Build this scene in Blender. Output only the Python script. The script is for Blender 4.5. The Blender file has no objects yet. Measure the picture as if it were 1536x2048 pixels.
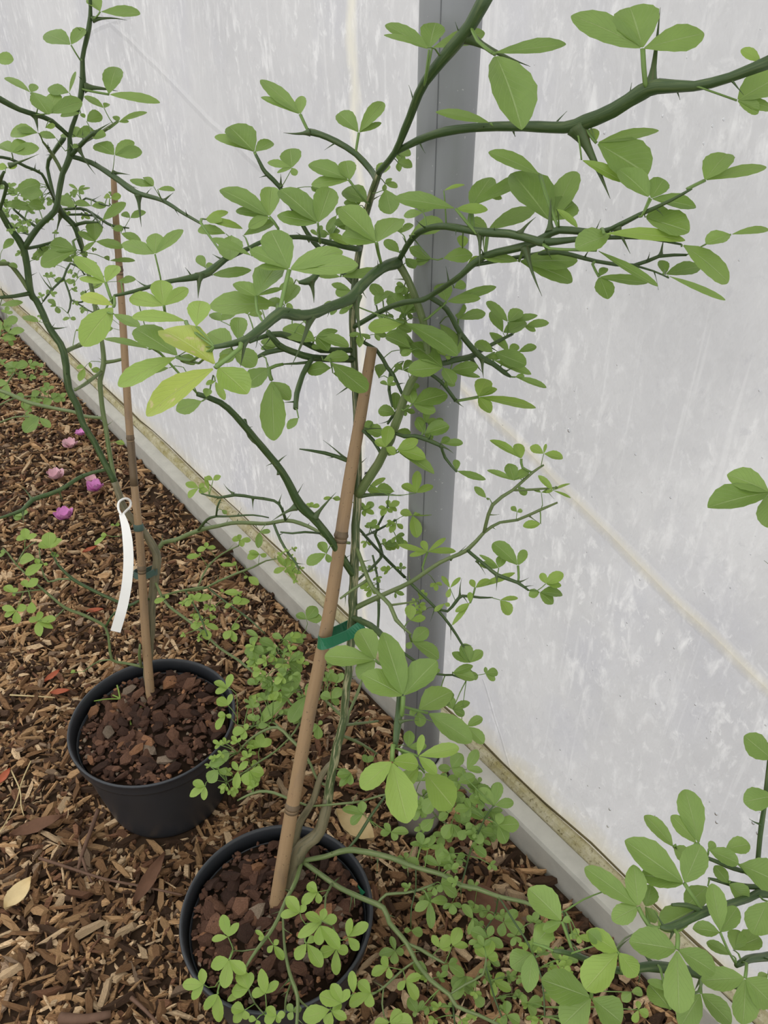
import bpy, bmesh, math, random
import numpy as np
from mathutils import Vector, Matrix, noise as mnoise

# ------------------------------------------------------------------ camera, sky, exposure
scene = bpy.context.scene
COL = scene.collection
rng = random.Random(11)
F, CX, CY = 1600.0, 768.0, 1024.0
PITCH = math.radians(35.0)
CAMZ = 1.38
cam_d = bpy.data.cameras.new('camera')
cam_d.sensor_fit = 'VERTICAL'; cam_d.sensor_height = 36.0; cam_d.sensor_width = 27.0
cam_d.lens = 36.0 * F / 2048.0
cam_d.clip_start = 0.02
cam = bpy.data.objects.new('camera', cam_d); COL.objects.link(cam)
cam.location = (0, 0, CAMZ); cam.rotation_euler = (math.pi / 2 - PITCH, 0, 0)
scene.camera = cam

world = bpy.data.worlds.new('overcast_sky'); scene.world = world; world.use_nodes = True
wn = world.node_tree.nodes; wl = world.node_tree.links
wn.clear()
w_out = wn.new('ShaderNodeOutputWorld'); w_bg = wn.new('ShaderNodeBackground')
w_tc = wn.new('ShaderNodeTexCoord'); w_sep = wn.new('ShaderNodeSeparateXYZ')
w_ramp = wn.new('ShaderNodeValToRGB')
w_ramp.color_ramp.elements[0].position = 0.0; w_ramp.color_ramp.elements[0].color = (0.68, 0.685, 0.69, 1)
w_ramp.color_ramp.elements[1].position = 1.0; w_ramp.color_ramp.elements[1].color = (1.0, 1.0, 0.98, 1)
wl.new(w_tc.outputs['Generated'], w_sep.inputs[0]); wl.new(w_sep.outputs['Z'], w_ramp.inputs[0])
wl.new(w_ramp.outputs[0], w_bg.inputs['Color']); w_bg.inputs['Strength'].default_value = 1.0
wl.new(w_bg.outputs[0], w_out.inputs['Surface'])

# the bright part of the overcast sky, outside beyond the film wall
sun_d = bpy.data.lights.new('open_sky_sun_offscreen', 'SUN'); sun_d.energy = 1.5; sun_d.angle = math.radians(60)
sun_d.color = (1.0, 0.98, 0.95)
sun = bpy.data.objects.new('open_sky_sun_offscreen', sun_d); COL.objects.link(sun)
sun.rotation_euler = Vector((-0.55, -0.30, -0.95)).to_track_quat('-Z', 'Y').to_euler()

vs = scene.view_settings
vs.view_transform = 'Standard'; vs.look = 'None'; vs.gamma = 1.0; vs.use_curve_mapping = False
vs.exposure = 0.70

# ------------------------------------------------------------------ helpers
FWD = Vector((0, math.cos(PITCH), -math.sin(PITCH)))
UPV = Vector((0, math.sin(PITCH), math.cos(PITCH)))
RGT = Vector((1, 0, 0))
CAM = Vector((0, 0, CAMZ))

def P(px, py, d):
    return CAM + RGT * ((px - CX) / F * d) - UPV * ((py - CY) / F * d) + FWD * d

def project(p):
    r = p - CAM
    d = r.dot(FWD)
    return CX + F * r.dot(RGT) / d, CY - F * r.dot(UPV) / d, d

def tag(o, label=None, cat=None, group=None, kind=None):
    if label: o['label'] = label
    if cat: o['category'] = cat
    if group: o['group'] = group
    if kind: o['kind'] = kind
    return o

def empty(name, loc=(0, 0, 0)):
    o = bpy.data.objects.new(name, None); COL.objects.link(o)
    o.location = loc; o.empty_display_size = 0.05
    return o

def root_offset(parent):
    v = Vector((0, 0, 0))
    while parent is not None:
        v += parent.location; parent = parent.parent
    return v

def link_mesh(name, verts, faces, mat, parent=None, smooth=True, uvs=None, loc=None):
    """verts in world coordinates; stored relative to the parent's origin (or loc)"""
    off = root_offset(parent)
    base = Vector(loc) if loc is not None else off
    me = bpy.data.meshes.new(name)
    me.from_pydata([(v[0] - base[0], v[1] - base[1], v[2] - base[2]) for v in verts], [], faces)
    if uvs is not None:
        uvl = me.uv_layers.new(name='UVMap')
        idx = np.empty(len(me.loops), dtype=np.int32); me.loops.foreach_get('vertex_index', idx)
        arr = np.array(uvs, dtype=np.float32)[idx]
        uvl.data.foreach_set('uv', arr.ravel())
    if smooth:
        me.polygons.foreach_set('use_smooth', [True] * len(me.polygons))
    if mat: me.materials.append(mat)
    o = bpy.data.objects.new(name, me); COL.objects.link(o)
    if parent is not None: o.parent = parent
    if loc is not None: o.location = base - off
    return o

def smooth_path(pts, vals, step):
    """Catmull-Rom through pts, carrying lists of scalar values"""
    n = len(pts)
    if n < 2: return pts, vals
    out, ov = [], []
    for i in range(n - 1):
        p0 = pts[max(i - 1, 0)]; p1 = pts[i]; p2 = pts[i + 1]; p3 = pts[min(i + 2, n - 1)]
        k = max(2, int((p2 - p1).length / step))
        for j in range(k):
            t = j / k
            q = 0.5 * ((2 * p1) + (p2 - p0) * t + (2 * p0 - 5 * p1 + 4 * p2 - p3) * t * t
                       + (3 * p1 - p0 - 3 * p2 + p3) * t ** 3)
            out.append(q); ov.append(vals[i] * (1 - t) + vals[i + 1] * t)
    out.append(pts[-1]); ov.append(vals[-1])
    return out, ov

def tube_data(pts, rad, segs=8, cap=True, flat=1.0):
    verts, faces, uvs = [], [], []
    n = len(pts)
    t0 = (pts[1] - pts[0]).normalized()
    ref = Vector((0, 0, 1)) if abs(t0.z) < 0.9 else Vector((1, 0, 0))
    side = t0.cross(ref).normalized()
    length = 0.0
    for i in range(n):
        a = pts[max(i - 1, 0)]; b = pts[min(i + 1, n - 1)]
        t = b - a
        t = t.normalized() if t.length > 1e-9 else t0
        side = side - t * side.dot(t)
        side = side.normalized() if side.length > 1e-6 else t.orthogonal().normalized()
        up = t.cross(side)
        if i: length += (pts[i] - pts[i - 1]).length
        for k in range(segs):
            ang = 2 * math.pi * k / segs
            verts.append(pts[i] + side * (math.cos(ang) * rad[i]) + up * (math.sin(ang) * rad[i] * flat))
            uvs.append((k / segs, length))
    for i in range(n - 1):
        for k in range(segs):
            k2 = (k + 1) % segs
            faces.append((i * segs + k, i * segs + k2, (i + 1) * segs + k2, (i + 1) * segs + k))
    if cap:
        faces.append(tuple(reversed(range(segs))))
        faces.append(tuple(range((n - 1) * segs, n * segs)))
    return verts, faces, uvs

def merge(dst, src):
    v, f, u = dst; off = len(v)
    v.extend(src[0]); f.extend([tuple(i + off for i in q) for q in src[1]]); u.extend(src[2])

def lathe(profile, segs, centre):
    verts, faces = [], []
    for r, z in profile:
        for k in range(segs):
            a = 2 * math.pi * k / segs
            verts.append(Vector((centre[0] + r * math.cos(a), centre[1] + r * math.sin(a), centre[2] + z)))
    for i in range(len(profile) - 1):
        for k in range(segs):
            k2 = (k + 1) % segs
            faces.append((i * segs + k, i * segs + k2, (i + 1) * segs + k2, (i + 1) * segs + k))
    return verts, faces

# ------------------------------------------------------------------ materials
def new_mat(name):
    m = bpy.data.materials.new(name); m.use_nodes = True
    nt = m.node_tree
    for n in list(nt.nodes): nt.nodes.remove(n)
    out = nt.nodes.new('ShaderNodeOutputMaterial')
    return m, nt, out

def N(nt, typ, **kw):
    n = nt.nodes.new(typ)
    for k, v in kw.items():
        if k == 'inp':
            for a, b in v.items(): n.inputs[a].default_value = b
        else: setattr(n, k, v)
    return n

def ramp(nt, fac, stops, interp='LINEAR'):
    r = nt.nodes.new('ShaderNodeValToRGB'); cr = r.color_ramp; cr.interpolation = interp
    while len(cr.elements) < len(stops): cr.elements.new(0.5)
    for e, (p, c) in zip(cr.elements, stops):
        e.position = p; e.color = (c[0], c[1], c[2], 1) if len(c) == 3 else c
    if fac is not None: nt.links.new(fac, r.inputs[0])
    return r.outputs[0]

def mixc(nt, fac, a, b, mode='MIX'):
    m = nt.nodes.new('ShaderNodeMix'); m.data_type = 'RGBA'; m.blend_type = mode
    for sock, val in ((m.inputs[0], fac), (m.inputs[6], a), (m.inputs[7], b)):
        if hasattr(val, 'is_linked'): nt.links.new(val, sock)
        elif isinstance(val, (int, float)): sock.default_value = val
        else: sock.default_value = (val[0], val[1], val[2], 1)
    return m.outputs[2]

def mathn(nt, op, a, b=None, c=None):
    m = nt.nodes.new('ShaderNodeMath'); m.operation = op
    for i, v in enumerate((a, b, c)):
        if v is None: continue
        if hasattr(v, 'is_linked'): nt.links.new(v, m.inputs[i])
        else: m.inputs[i].default_value = v
    return m.outputs[0]

def noise_tex(nt, vec, scale, detail=4, rough=0.55, dist=0.0):
    n = nt.nodes.new('ShaderNodeTexNoise')
    n.inputs['Scale'].default_value = scale; n.inputs['Detail'].default_value = detail
    n.inputs['Roughness'].default_value = rough; n.inputs['Distortion'].default_value = dist
    if vec is not None: nt.links.new(vec, n.inputs['Vector'])
    return n.outputs['Fac']

def mapping(nt, vec, scale=(1, 1, 1), loc=(0, 0, 0), rot=(0, 0, 0)):
    m = nt.nodes.new('ShaderNodeMapping')
    m.inputs['Scale'].default_value = scale; m.inputs['Location'].default_value = loc
    m.inputs['Rotation'].default_value = rot
    nt.links.new(vec, m.inputs['Vector'])
    return m.outputs[0]

def coords(nt, which='Object'):
    return nt.nodes.new('ShaderNodeTexCoord').outputs[which]

def bump(nt, h, strength, dist):
    b = nt.nodes.new('ShaderNodeBump'); b.inputs['Strength'].default_value = strength
    b.inputs['Distance'].default_value = dist; nt.links.new(h, b.inputs['Height'])
    return b.outputs[0]

def principled(nt, out, col, rough=0.5, spec=0.5, metal=0.0, normal=None):
    p = nt.nodes.new('ShaderNodeBsdfPrincipled')
    if hasattr(col, 'is_linked'): nt.links.new(col, p.inputs['Base Color'])
    else: p.inputs['Base Color'].default_value = (col[0], col[1], col[2], 1)
    if hasattr(rough, 'is_linked'): nt.links.new(rough, p.inputs['Roughness'])
    else: p.inputs['Roughness'].default_value = rough
    p.inputs['Specular IOR Level'].default_value = spec; p.inputs['Metallic'].default_value = metal
    if normal is not None: nt.links.new(normal, p.inputs['Normal'])
    if out is not None: nt.links.new(p.outputs[0], out.inputs['Surface'])
    return p

def leaf_material(name, low, high, vein, blotch=0.0):
    m, nt, out = new_mat(name)
    uv = coords(nt, 'UV'); ob = coords(nt, 'Object')
    sep = N(nt, 'ShaderNodeSeparateXYZ'); nt.links.new(uv, sep.inputs[0])
    u, v = sep.outputs[0], sep.outputs[1]
    info = N(nt, 'ShaderNodeObjectInfo')
    n1 = noise_tex(nt, ob, 60, 4)
    isl = N(nt, 'ShaderNodeNewGeometry').outputs['Random Per Island']
    base = mixc(nt, mathn(nt, 'FRACT', mathn(nt, 'ADD', info.outputs['Random'], isl)), low, high)
    base = mixc(nt, mathn(nt, 'MULTIPLY', n1, 0.5), base, [c * 1.35 for c in high])
    # midrib and side veins
    av = mathn(nt, 'ABSOLUTE', mathn(nt, 'SUBTRACT', v, 0.5))
    mid = mathn(nt, 'SUBTRACT', 1.0, mathn(nt, 'SMOOTH_MIN', mathn(nt, 'DIVIDE', av, 0.03), 1.0, 0.2))
    mid = mathn(nt, 'MAXIMUM', mid, 0.0)
    diag = mathn(nt, 'SUBTRACT', mathn(nt, 'MULTIPLY', u, 8.0), mathn(nt, 'MULTIPLY', av, 7.0))
    fr = mathn(nt, 'ABSOLUTE', mathn(nt, 'SUBTRACT', mathn(nt, 'FRACT', diag), 0.5))
    side = mathn(nt, 'MAXIMUM', mathn(nt, 'SUBTRACT', 1.0, mathn(nt, 'DIVIDE', fr, 0.10)), 0.0)
    veins = mathn(nt, 'ADD', mathn(nt, 'MULTIPLY', mid, 0.75), mathn(nt, 'MULTIPLY', side, 0.16))
    col = mixc(nt, veins, base, vein)
    if blotch > 0:
        bn = noise_tex(nt, ob, 38, 5, 0.6)
        bf = ramp(nt, bn, [(0.62, (0, 0, 0)), (0.66, (1, 1, 1))])
        bf2 = mathn(nt, 'MULTIPLY', bf, blotch)
        col = mixc(nt, bf2, col, (0.62, 0.50, 0.28))
        bn2 = noise_tex(nt, mapping(nt, ob, loc=(3, 1, 2)), 45, 4, 0.6)
        bf3 = mathn(nt, 'MULTIPLY', ramp(nt, bn2, [(0.67, (0, 0, 0)), (0.70, (1, 1, 1))]), blotch)
        col = mixc(nt, bf3, col, (0.30, 0.21, 0.10))
    hgt = mathn(nt, 'ADD', mathn(nt, 'MULTIPLY', veins, -1.0), mathn(nt, 'MULTIPLY', n1, 0.6))
    nrm = bump(nt, hgt, 0.5, 0.002)
    pr = principled(nt, None, col, 0.36, 0.5, 0, nrm)
    tr = N(nt, 'ShaderNodeBsdfTranslucent')
    tcol = mixc(nt, 0.6, col, (0.42, 0.62, 0.05), 'MULTIPLY')
    tcol = mixc(nt, 0.55, tcol, [min(1, c * 1.5) for c in high])
    nt.links.new(tcol, tr.inputs['Color'])
    mx = N(nt, 'ShaderNodeMixShader'); mx.inputs[0].default_value = 0.34
    nt.links.new(pr.outputs[0], mx.inputs[1]); nt.links.new(tr.outputs[0], mx.inputs[2])
    nt.links.new(mx.outputs[0], out.inputs['Surface'])
    return m

M = {}
M['leaf_m'] = leaf_material('leaf_green', (0.130, 0.220, 0.040), (0.225, 0.335, 0.075), (0.42, 0.53, 0.22))
M['leaf_d'] = M['leaf_p'] = M['leaf_m']      # grown leaves share one green
M['leaf_l'] = leaf_material('leaf_lime', (0.205, 0.325, 0.045), (0.285, 0.405, 0.08), (0.48, 0.58, 0.20))
M['leaf_y'] = leaf_material('leaf_yellowing', (0.33, 0.42, 0.06), (0.40, 0.47, 0.09), (0.56, 0.62, 0.22), blotch=0.8)

def stem_material(name, a, b, streak, amount):
    m, nt, out = new_mat(name)
    uv = coords(nt, 'UV')
    n = noise_tex(nt, mapping(nt, uv, (11, 26, 1)), 1.0, 5, 0.6, 0.3)
    n2 = noise_tex(nt, mapping(nt, uv, (4, 40, 1)), 1.0, 3)
    col = mixc(nt, n2, a, b)
    f = mathn(nt, 'MULTIPLY', ramp(nt, n, [(0.50, (0, 0, 0)), (0.60, (1, 1, 1))]), amount)
    col = mixc(nt, f, col, streak)
    principled(nt, out, col, 0.45, 0.4, 0, bump(nt, n, 0.3, 0.001))
    return m
M['stem'] = stem_material('stem_green', (0.030, 0.060, 0.017), (0.060, 0.105, 0.031), (0.16, 0.20, 0.075), 0.35)
M['stem_light'] = stem_material('stem_pale_green', (0.095, 0.14, 0.045), (0.15, 0.20, 0.07), (0.26, 0.28, 0.13), 0.4)
M['trunk'] = stem_material('stem_striped_bark', (0.045, 0.075, 0.025), (0.09, 0.12, 0.045), (0.42, 0.38, 0.22), 0.75)
M['bark_grey'] = stem_material('old_grey_bark', (0.15, 0.13, 0.075), (0.22, 0.19, 0.11), (0.09, 0.09, 0.05), 0.7)
M['thorn'] = stem_material('thorn_green_brown', (0.048, 0.085, 0.026), (0.085, 0.13, 0.042), (0.10, 0.075, 0.035), 0.4)
M['petiole'] = stem_material('petiole_green', (0.11, 0.19, 0.04), (0.16, 0.26, 0.06), (0.24, 0.33, 0.10), 0.2)

def bamboo_material(name, a, b, dark):
    m, nt, out = new_mat(name)
    uv = coords(nt, 'UV')
    n = noise_tex(nt, mapping(nt, uv, (16, 7, 1)), 1.0, 5, 0.65)
    n2 = noise_tex(nt, mapping(nt, uv, (2.0, 9, 1)), 1.0, 4, 0.6)
    n3 = noise_tex(nt, mapping(nt, uv, (10, 120, 1)), 1.0, 3, 0.6)
    col = mixc(nt, n, a, b)
    col = mixc(nt, mathn(nt, 'MULTIPLY', ramp(nt, n2, [(0.5, (0, 0, 0)), (0.72, (1, 1, 1))]), 0.55), col, dark)
    col = mixc(nt, mathn(nt, 'MULTIPLY', ramp(nt, n3, [(0.64, (0, 0, 0)), (0.68, (1, 1, 1))]), 0.6), col, (0.05, 0.035, 0.025))
    principled(nt, out, col, 0.5, 0.35, 0, bump(nt, n, 0.2, 0.0008))
    return m
M['bamboo'] = bamboo_material('bamboo_tan', (0.27, 0.17, 0.085), (0.37, 0.25, 0.14), (0.15, 0.11, 0.085))
M['bamboo_node'] = bamboo_material('bamboo_node_dark', (0.09, 0.06, 0.035), (0.20, 0.14, 0.08), (0.04, 0.03, 0.02))

def plain(name, col, rough=0.5, spec=0.5, metal=0.0, var=0.15, scale=30, bmp=0.0):
    m, nt, out = new_mat(name)
    n = noise_tex(nt, coords(nt, 'Object'), scale, 5, 0.6)
    c = mixc(nt, n, [x * (1 - var) for x in col], [min(1, x * (1 + var)) for x in col])
    principled(nt, out, c, rough, spec, metal, bump(nt, n, bmp, 0.002) if bmp else None)
    return m
M['pot'] = plain('pot_black_plastic', (0.026, 0.029, 0.034), 0.42, 0.5, 0, 0.35, 9)
M['pot_rim'] = M['pot']
M['tie_green'] = plain('tie_green_plastic', (0.02, 0.16, 0.075), 0.4, 0.5, 0, 0.15)
M['tie_teal'] = plain('tie_teal_plastic', (0.06, 0.105, 0.085), 0.5, 0.4, 0, 0.15)
M['tag'] = plain('tag_white_plastic', (0.88, 0.87, 0.83), 0.4, 0.4, 0, 0.03)
M['petal'] = plain('petal_magenta', (0.66, 0.27, 0.55), 0.6, 0.2, 0, 0.3, 60)
M['petal_pale'] = plain('petal_pale_pink', (0.72, 0.45, 0.50), 0.6, 0.2, 0, 0.3, 60)
M['dry_cream'] = plain('dry_leaf_cream', (0.60, 0.47, 0.26), 0.7, 0.2, 0, 0.2, 50, 0.2)
M['dry_brown'] = plain('dry_leaf_brown', (0.145, 0.075, 0.045), 0.75, 0.2, 0, 0.35, 50, 0.4)
M['dry_red'] = plain('dry_leaf_red', (0.36, 0.10, 0.05), 0.7, 0.2, 0, 0.3, 50, 0.2)
M['twig'] = plain('twig_brown', (0.13, 0.075, 0.05), 0.75, 0.2, 0, 0.4, 60, 0.3)
M['soil'] = plain('dark_soil', (0.030, 0.018, 0.011), 0.95, 0.1, 0, 0.6, 60, 0.8)
M['ground'] = plain('mulch_bed', (0.050, 0.031, 0.019), 0.95, 0.1, 0, 0.6, 70, 1.0)
M['straw'] = plain('straw_grass', (0.48, 0.38, 0.20), 0.7, 0.2, 0, 0.2, 50)
M['fly'] = plain('fly_black', (0.01, 0.01, 0.01), 0.4, 0.5)

def chip_material(name, use_attr):
    m, nt, out = new_mat(name)
    ob = coords(nt, 'Object')
    if use_attr:
        c = N(nt, 'ShaderNodeAttribute', attribute_name='tint').outputs['Color']
        vec = ob; sc = 240
    else:
        info = N(nt, 'ShaderNodeObjectInfo'); c = info.outputs['Color']; vec = ob; sc = 7
    n = noise_tex(nt, mapping(nt, vec, (0.35, 2.2, 2.2)), sc, 4, 0.65)
    col = mixc(nt, ramp(nt, n, [(0.3, (0, 0, 0)), (0.7, (1, 1, 1))]), (0.50, 0.45, 0.40), (1.35, 1.30, 1.22))
    col = mixc(nt, 1.0, c, col, 'MULTIPLY')
    principled(nt, out, col, 0.8, 0.2, 0, bump(nt, n, 0.5, 0.003 if use_attr else 0.1))
    return m
M['chip'] = chip_material('wood_chip_single', False)
M['chips'] = chip_material('wood_chips_bed', True)

def steel_material():
    m, nt, out = new_mat('galvanised_steel')
    ob = coords(nt, 'Object')
    n = noise_tex(nt, mapping(nt, ob, (1, 1, 0.12)), 60, 5, 0.6)
    n2 = noise_tex(nt, ob, 9, 4)
    col = mixc(nt, n, (0.29, 0.30, 0.31), (0.36, 0.37, 0.38))
    col = mixc(nt, mathn(nt, 'MULTIPLY', n2, 0.5), col, (0.24, 0.25, 0.265))
    sp = noise_tex(nt, ob, 160, 2, 0.5)
    col = mixc(nt, ramp(nt, sp, [(0.71, (0, 0, 0)), (0.74, (1, 1, 1))]), col, (0.5, 0.5, 0.5))
    principled(nt, out, col, 0.48, 0.5, 0.25, bump(nt, n, 0.08, 0.001))
    return m
M['steel'] = steel_material()
M['steel_dark'] = plain('seam_shade_steel', (0.13, 0.135, 0.14), 0.6, 0.4, 0.2, 0.2)  # steel darkened to paint in the shade along the post's seam
M['rail'] = plain('rail_weathered_aluminium', (0.50, 0.485, 0.43), 0.6, 0.4, 0.1, 0.25, 22, 0.15)
M['rail_face'] = M['rail']
M['seam'] = plain('seam_grime', (0.14, 0.115, 0.06), 0.85, 0.2, 0, 0.6, 40, 0.3)

def moss_material():
    m, nt, out = new_mat('algae_stained_gasket')
    ob = coords(nt, 'Object')
    n = noise_tex(nt, ob, 26, 6, 0.7); n2 = noise_tex(nt, ob, 150, 4, 0.7)
    col = mixc(nt, ramp(nt, n, [(0.35, (0, 0, 0)), (0.65, (1, 1, 1))]), (0.50, 0.46, 0.33), (0.30, 0.26, 0.11))
    col = mixc(nt, ramp(nt, n2, [(0.55, (0, 0, 0)), (0.68, (1, 1, 1))]), col, (0.15, 0.125, 0.055))
    principled(nt, out, col, 0.8, 0.2, 0, bump(nt, n2, 0.4, 0.002))
    return m
M['moss'] = moss_material()

# ------------------------------------------------------------------ setting: film wall, rail, posts, floor
WT = Vector((-0.605, 0.797, 0)).normalized()      # along the wall, away from the camera
WNRM = Vector((WT.y, -WT.x, 0))                    # outward
W0 = Vector((-0.176, 1.434, 0))                    # foot of the rail's inner face
FILM_OFF = 0.062

def ray(px, py):
    return RGT * ((px - CX) / F) - UPV * ((py - CY) / F) + FWD

def on_plane_z(px, py, z):
    r = ray(px, py)
    return CAM + r * ((z - CAMZ) / r.z)

def wall_uz(px, py, off=FILM_OFF):
    r = ray(px, py)
    t = ((W0 + WNRM * off) - CAM).dot(WNRM) / r.dot(WNRM)
    p = CAM + r * t
    return (p - W0).dot(WT), p.z

def wall_pt(u, z, off):
    return W0 + WT * u + WNRM * off + Vector((0, 0, z))

def film_material():
    m, nt, out = new_mat('polythene_film')
    uv = coords(nt, 'UV')
    sep = N(nt, 'ShaderNodeSeparateXYZ'); nt.links.new(uv, sep.inputs[0])
    u, z = sep.outputs[0], sep.outputs[1]
    wob = mathn(nt, 'MULTIPLY', mathn(nt, 'SUBTRACT', noise_tex(nt, mapping(nt, uv, (3, 1.2, 1)), 3.0, 4), 0.5), 0.10)
    uw = mathn(nt, 'ADD', u, wob)
    U = lambda px, py: wall_uz(px, py)[0]
    u_y = (U(742, 60) + U(690, 640)) / 2
    tone = mixc(nt, 0.0, (0.55, 0.55, 0.56), (0.55, 0.55, 0.56))
    # cloudy whitish and bluish patches of condensation
    cl = noise_tex(nt, mapping(nt, uv, (1.0, 0.75, 1)), 2.6, 5, 0.6, 0.4)
    tone = mixc(nt, mathn(nt, 'MULTIPLY', ramp(nt, cl, [(0.42, (0, 0, 0)), (0.66, (1, 1, 1))]), 0.5), tone, (0.72, 0.72, 0.72))
    cl2 = noise_tex(nt, mapping(nt, uv, (1.2, 0.8, 1), (4, 7, 0)), 3.4, 4, 0.6)
    tone = mixc(nt, mathn(nt, 'MULTIPLY', ramp(nt, cl2, [(0.52, (0, 0, 0)), (0.72, (1, 1, 1))]), 0.45), tone, (0.48, 0.485, 0.54))
    # chalky flecks and run marks
    pn = noise_tex(nt, mapping(nt, uv, (1.0, 0.8, 1), (11, 5, 0)), 3.2, 3, 0.55)
    patchy = ramp(nt, pn, [(0.36, (0.12, 0.12, 0.12)), (0.62, (1, 1, 1))])
    fl = noise_tex(nt, mapping(nt, uv, (9, 3.0, 1)), 5.0, 6, 0.62, 0.3)
    tone = mixc(nt, mathn(nt, 'MULTIPLY', ramp(nt, fl, [(0.53, (0, 0, 0)), (0.68, (1, 1, 1))]), mathn(nt, 'MULTIPLY', patchy, 0.75)), tone, (0.82, 0.82, 0.82))
    fl2 = noise_tex(nt, mapping(nt, uv, (6, 3.5, 1), (3, 8, 0)), 9.0, 6, 0.7, 0.5)
    tone = mixc(nt, mathn(nt, 'MULTIPLY', ramp(nt, fl2, [(0.56, (0, 0, 0)), (0.66, (1, 1, 1))]), mathn(nt, 'MULTIPLY', patchy, 0.65)), tone, (0.82, 0.82, 0.82))
    rn = noise_tex(nt, mapping(nt, uv, (26, 0.9, 1)), 3.0, 3, 0.5)
    tone = mixc(nt, mathn(nt, 'MULTIPLY', ramp(nt, rn, [(0.62, (0, 0, 0)), (0.69, (1, 1, 1))]), 0.25), tone, (0.80, 0.80, 0.80))
    sc = noise_tex(nt, mapping(nt, uv, (22, 12, 1), (0, 0, 0), (0, 0, 0.5)), 3.0, 5, 0.7, 0.6)
    tone = mixc(nt, mathn(nt, 'MULTIPLY', ramp(nt, sc, [(0.60, (0, 0, 0)), (0.68, (1, 1, 1))]), 0.30), tone, (0.45, 0.45, 0.48))
    # yellowed seam line left of the post
    dy = mathn(nt, 'ABSOLUTE', mathn(nt, 'SUBTRACT', uw, u_y))
    fy = mathn(nt, 'MAXIMUM', mathn(nt, 'SUBTRACT', 1.0, mathn(nt, 'DIVIDE', dy, 0.016)), 0.0)
    tone = mixc(nt, mathn(nt, 'MULTIPLY', fy, 0.7), tone, (0.80, 0.77, 0.65))
    # algae stain above the rail
    zz = mathn(nt, 'ADD', z, mathn(nt, 'MULTIPLY', mathn(nt, 'SUBTRACT', noise_tex(nt, uv, 14, 5, 0.7), 0.5), 0.10))
    fa = ramp(nt, zz, [(0.05, (1, 1, 1)), (0.105, (0.35, 0.35, 0.35)), (0.15, (0, 0, 0))])
    tone = mixc(nt, mathn(nt, 'MULTIPLY', fa, 0.75), tone, (0.58, 0.50, 0.26))
    # creases folded into the film, dirt and yellowing caught in them
    ww = mathn(nt, 'MULTIPLY', mathn(nt, 'SUBTRACT', noise_tex(nt, uv, 5, 2), 0.5), 0.02)
    creases = None
    for (a, b, half, colr, amt) in (((905, 752), (1640, 1482), 0.015, (0.64, 0.605, 0.50), 0.8),      # beige stain along the fold
                                    ((196, 20), (600, 415), 0.010, None, 0), ((165, 74), (262, 26), 0.008, None, 0),
                                    ((962, 1360), (1040, 1600), 0.004, None, 0)):
        (ua, za), (ub, zb) = wall_uz(*a), wall_uz(*b)
        L = math.hypot(ub - ua, zb - za); du, dz = (ub - ua) / L, (zb - za) / L
        x1 = mathn(nt, 'SUBTRACT', u, ua); z1 = mathn(nt, 'SUBTRACT', z, za)
        al = mathn(nt, 'ADD', mathn(nt, 'MULTIPLY', x1, du), mathn(nt, 'MULTIPLY', z1, dz))
        pe = mathn(nt, 'ABSOLUTE', mathn(nt, 'ADD', ww, mathn(nt, 'SUBTRACT', mathn(nt, 'MULTIPLY', x1, dz), mathn(nt, 'MULTIPLY', z1, du))))
        f = mathn(nt, 'MAXIMUM', mathn(nt, 'SUBTRACT', 1.0, mathn(nt, 'DIVIDE', pe, half)), 0.0)
        inside = mathn(nt, 'MULTIPLY', mathn(nt, 'GREATER_THAN', al, 0.0), mathn(nt, 'LESS_THAN', al, L))
        f = mathn(nt, 'MULTIPLY', f, inside)
        if colr: tone = mixc(nt, mathn(nt, 'MULTIPLY', f, mathn(nt, 'MULTIPLY', ramp(nt, fl2, [(0.3, (0.55, 0.55, 0.55)), (0.6, (1, 1, 1))]), amt)), tone, colr)
        creases = f if creases is None else mathn(nt, 'MAXIMUM', creases, f)
    hb = mathn(nt, 'ADD', noise_tex(nt, mapping(nt, uv, (5, 2, 1)), 6, 4, 0.6), mathn(nt, 'MULTIPLY', fl, 0.5))
    hb = mathn(nt, 'ADD', hb, mathn(nt, 'MULTIPLY', creases, 0.5))
    nrm = bump(nt, hb, 0.35, 0.01)
    df = principled(nt, None, tone, 0.42, 0.35, 0, nrm)
    tr = N(nt, 'ShaderNodeBsdfTranslucent'); nt.links.new(tone, tr.inputs['Color'])
    nt.links.new(nrm, tr.inputs['Normal'])
    mx = N(nt, 'ShaderNodeMixShader'); mx.inputs[0].default_value = 0.62
    nt.links.new(df.outputs[0], mx.inputs[1]); nt.links.new(tr.outputs[0], mx.inputs[2])
    nt.links.new(mx.outputs[0], out.inputs['Surface'])
    return m

def strip_material(name, col):
    m, nt, out = new_mat(name)
    df = principled(nt, None, col, 0.5, 0.3)
    tr = N(nt, 'ShaderNodeBsdfTranslucent'); tr.inputs['Color'].default_value = (*col, 1)
    mx = N(nt, 'ShaderNodeMixShader'); mx.inputs[0].default_value = 0.58
    nt.links.new(df.outputs[0], mx.inputs[1]); nt.links.new(tr.outputs[0], mx.inputs[2])
    nt.links.new(mx.outputs[0], out.inputs['Surface'])
    return m

def film_depth(u, z):
    v = Vector((u * 1.6, z * 1.0, 0))
    d = 0.010 * mnoise.noise(v * 1.5) + 0.004 * mnoise.noise(v * 5.0 + Vector((9, 3, 0)))
    d += 0.0025 * mnoise.noise(Vector((u * 14, z * 1.2, 4.0)))
    d *= min(1.0, max(0.0, (z - 0.07) / 0.15))
    arch = max(0.0, z - 1.55)
    return d - 0.35 * arch * arch

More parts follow.
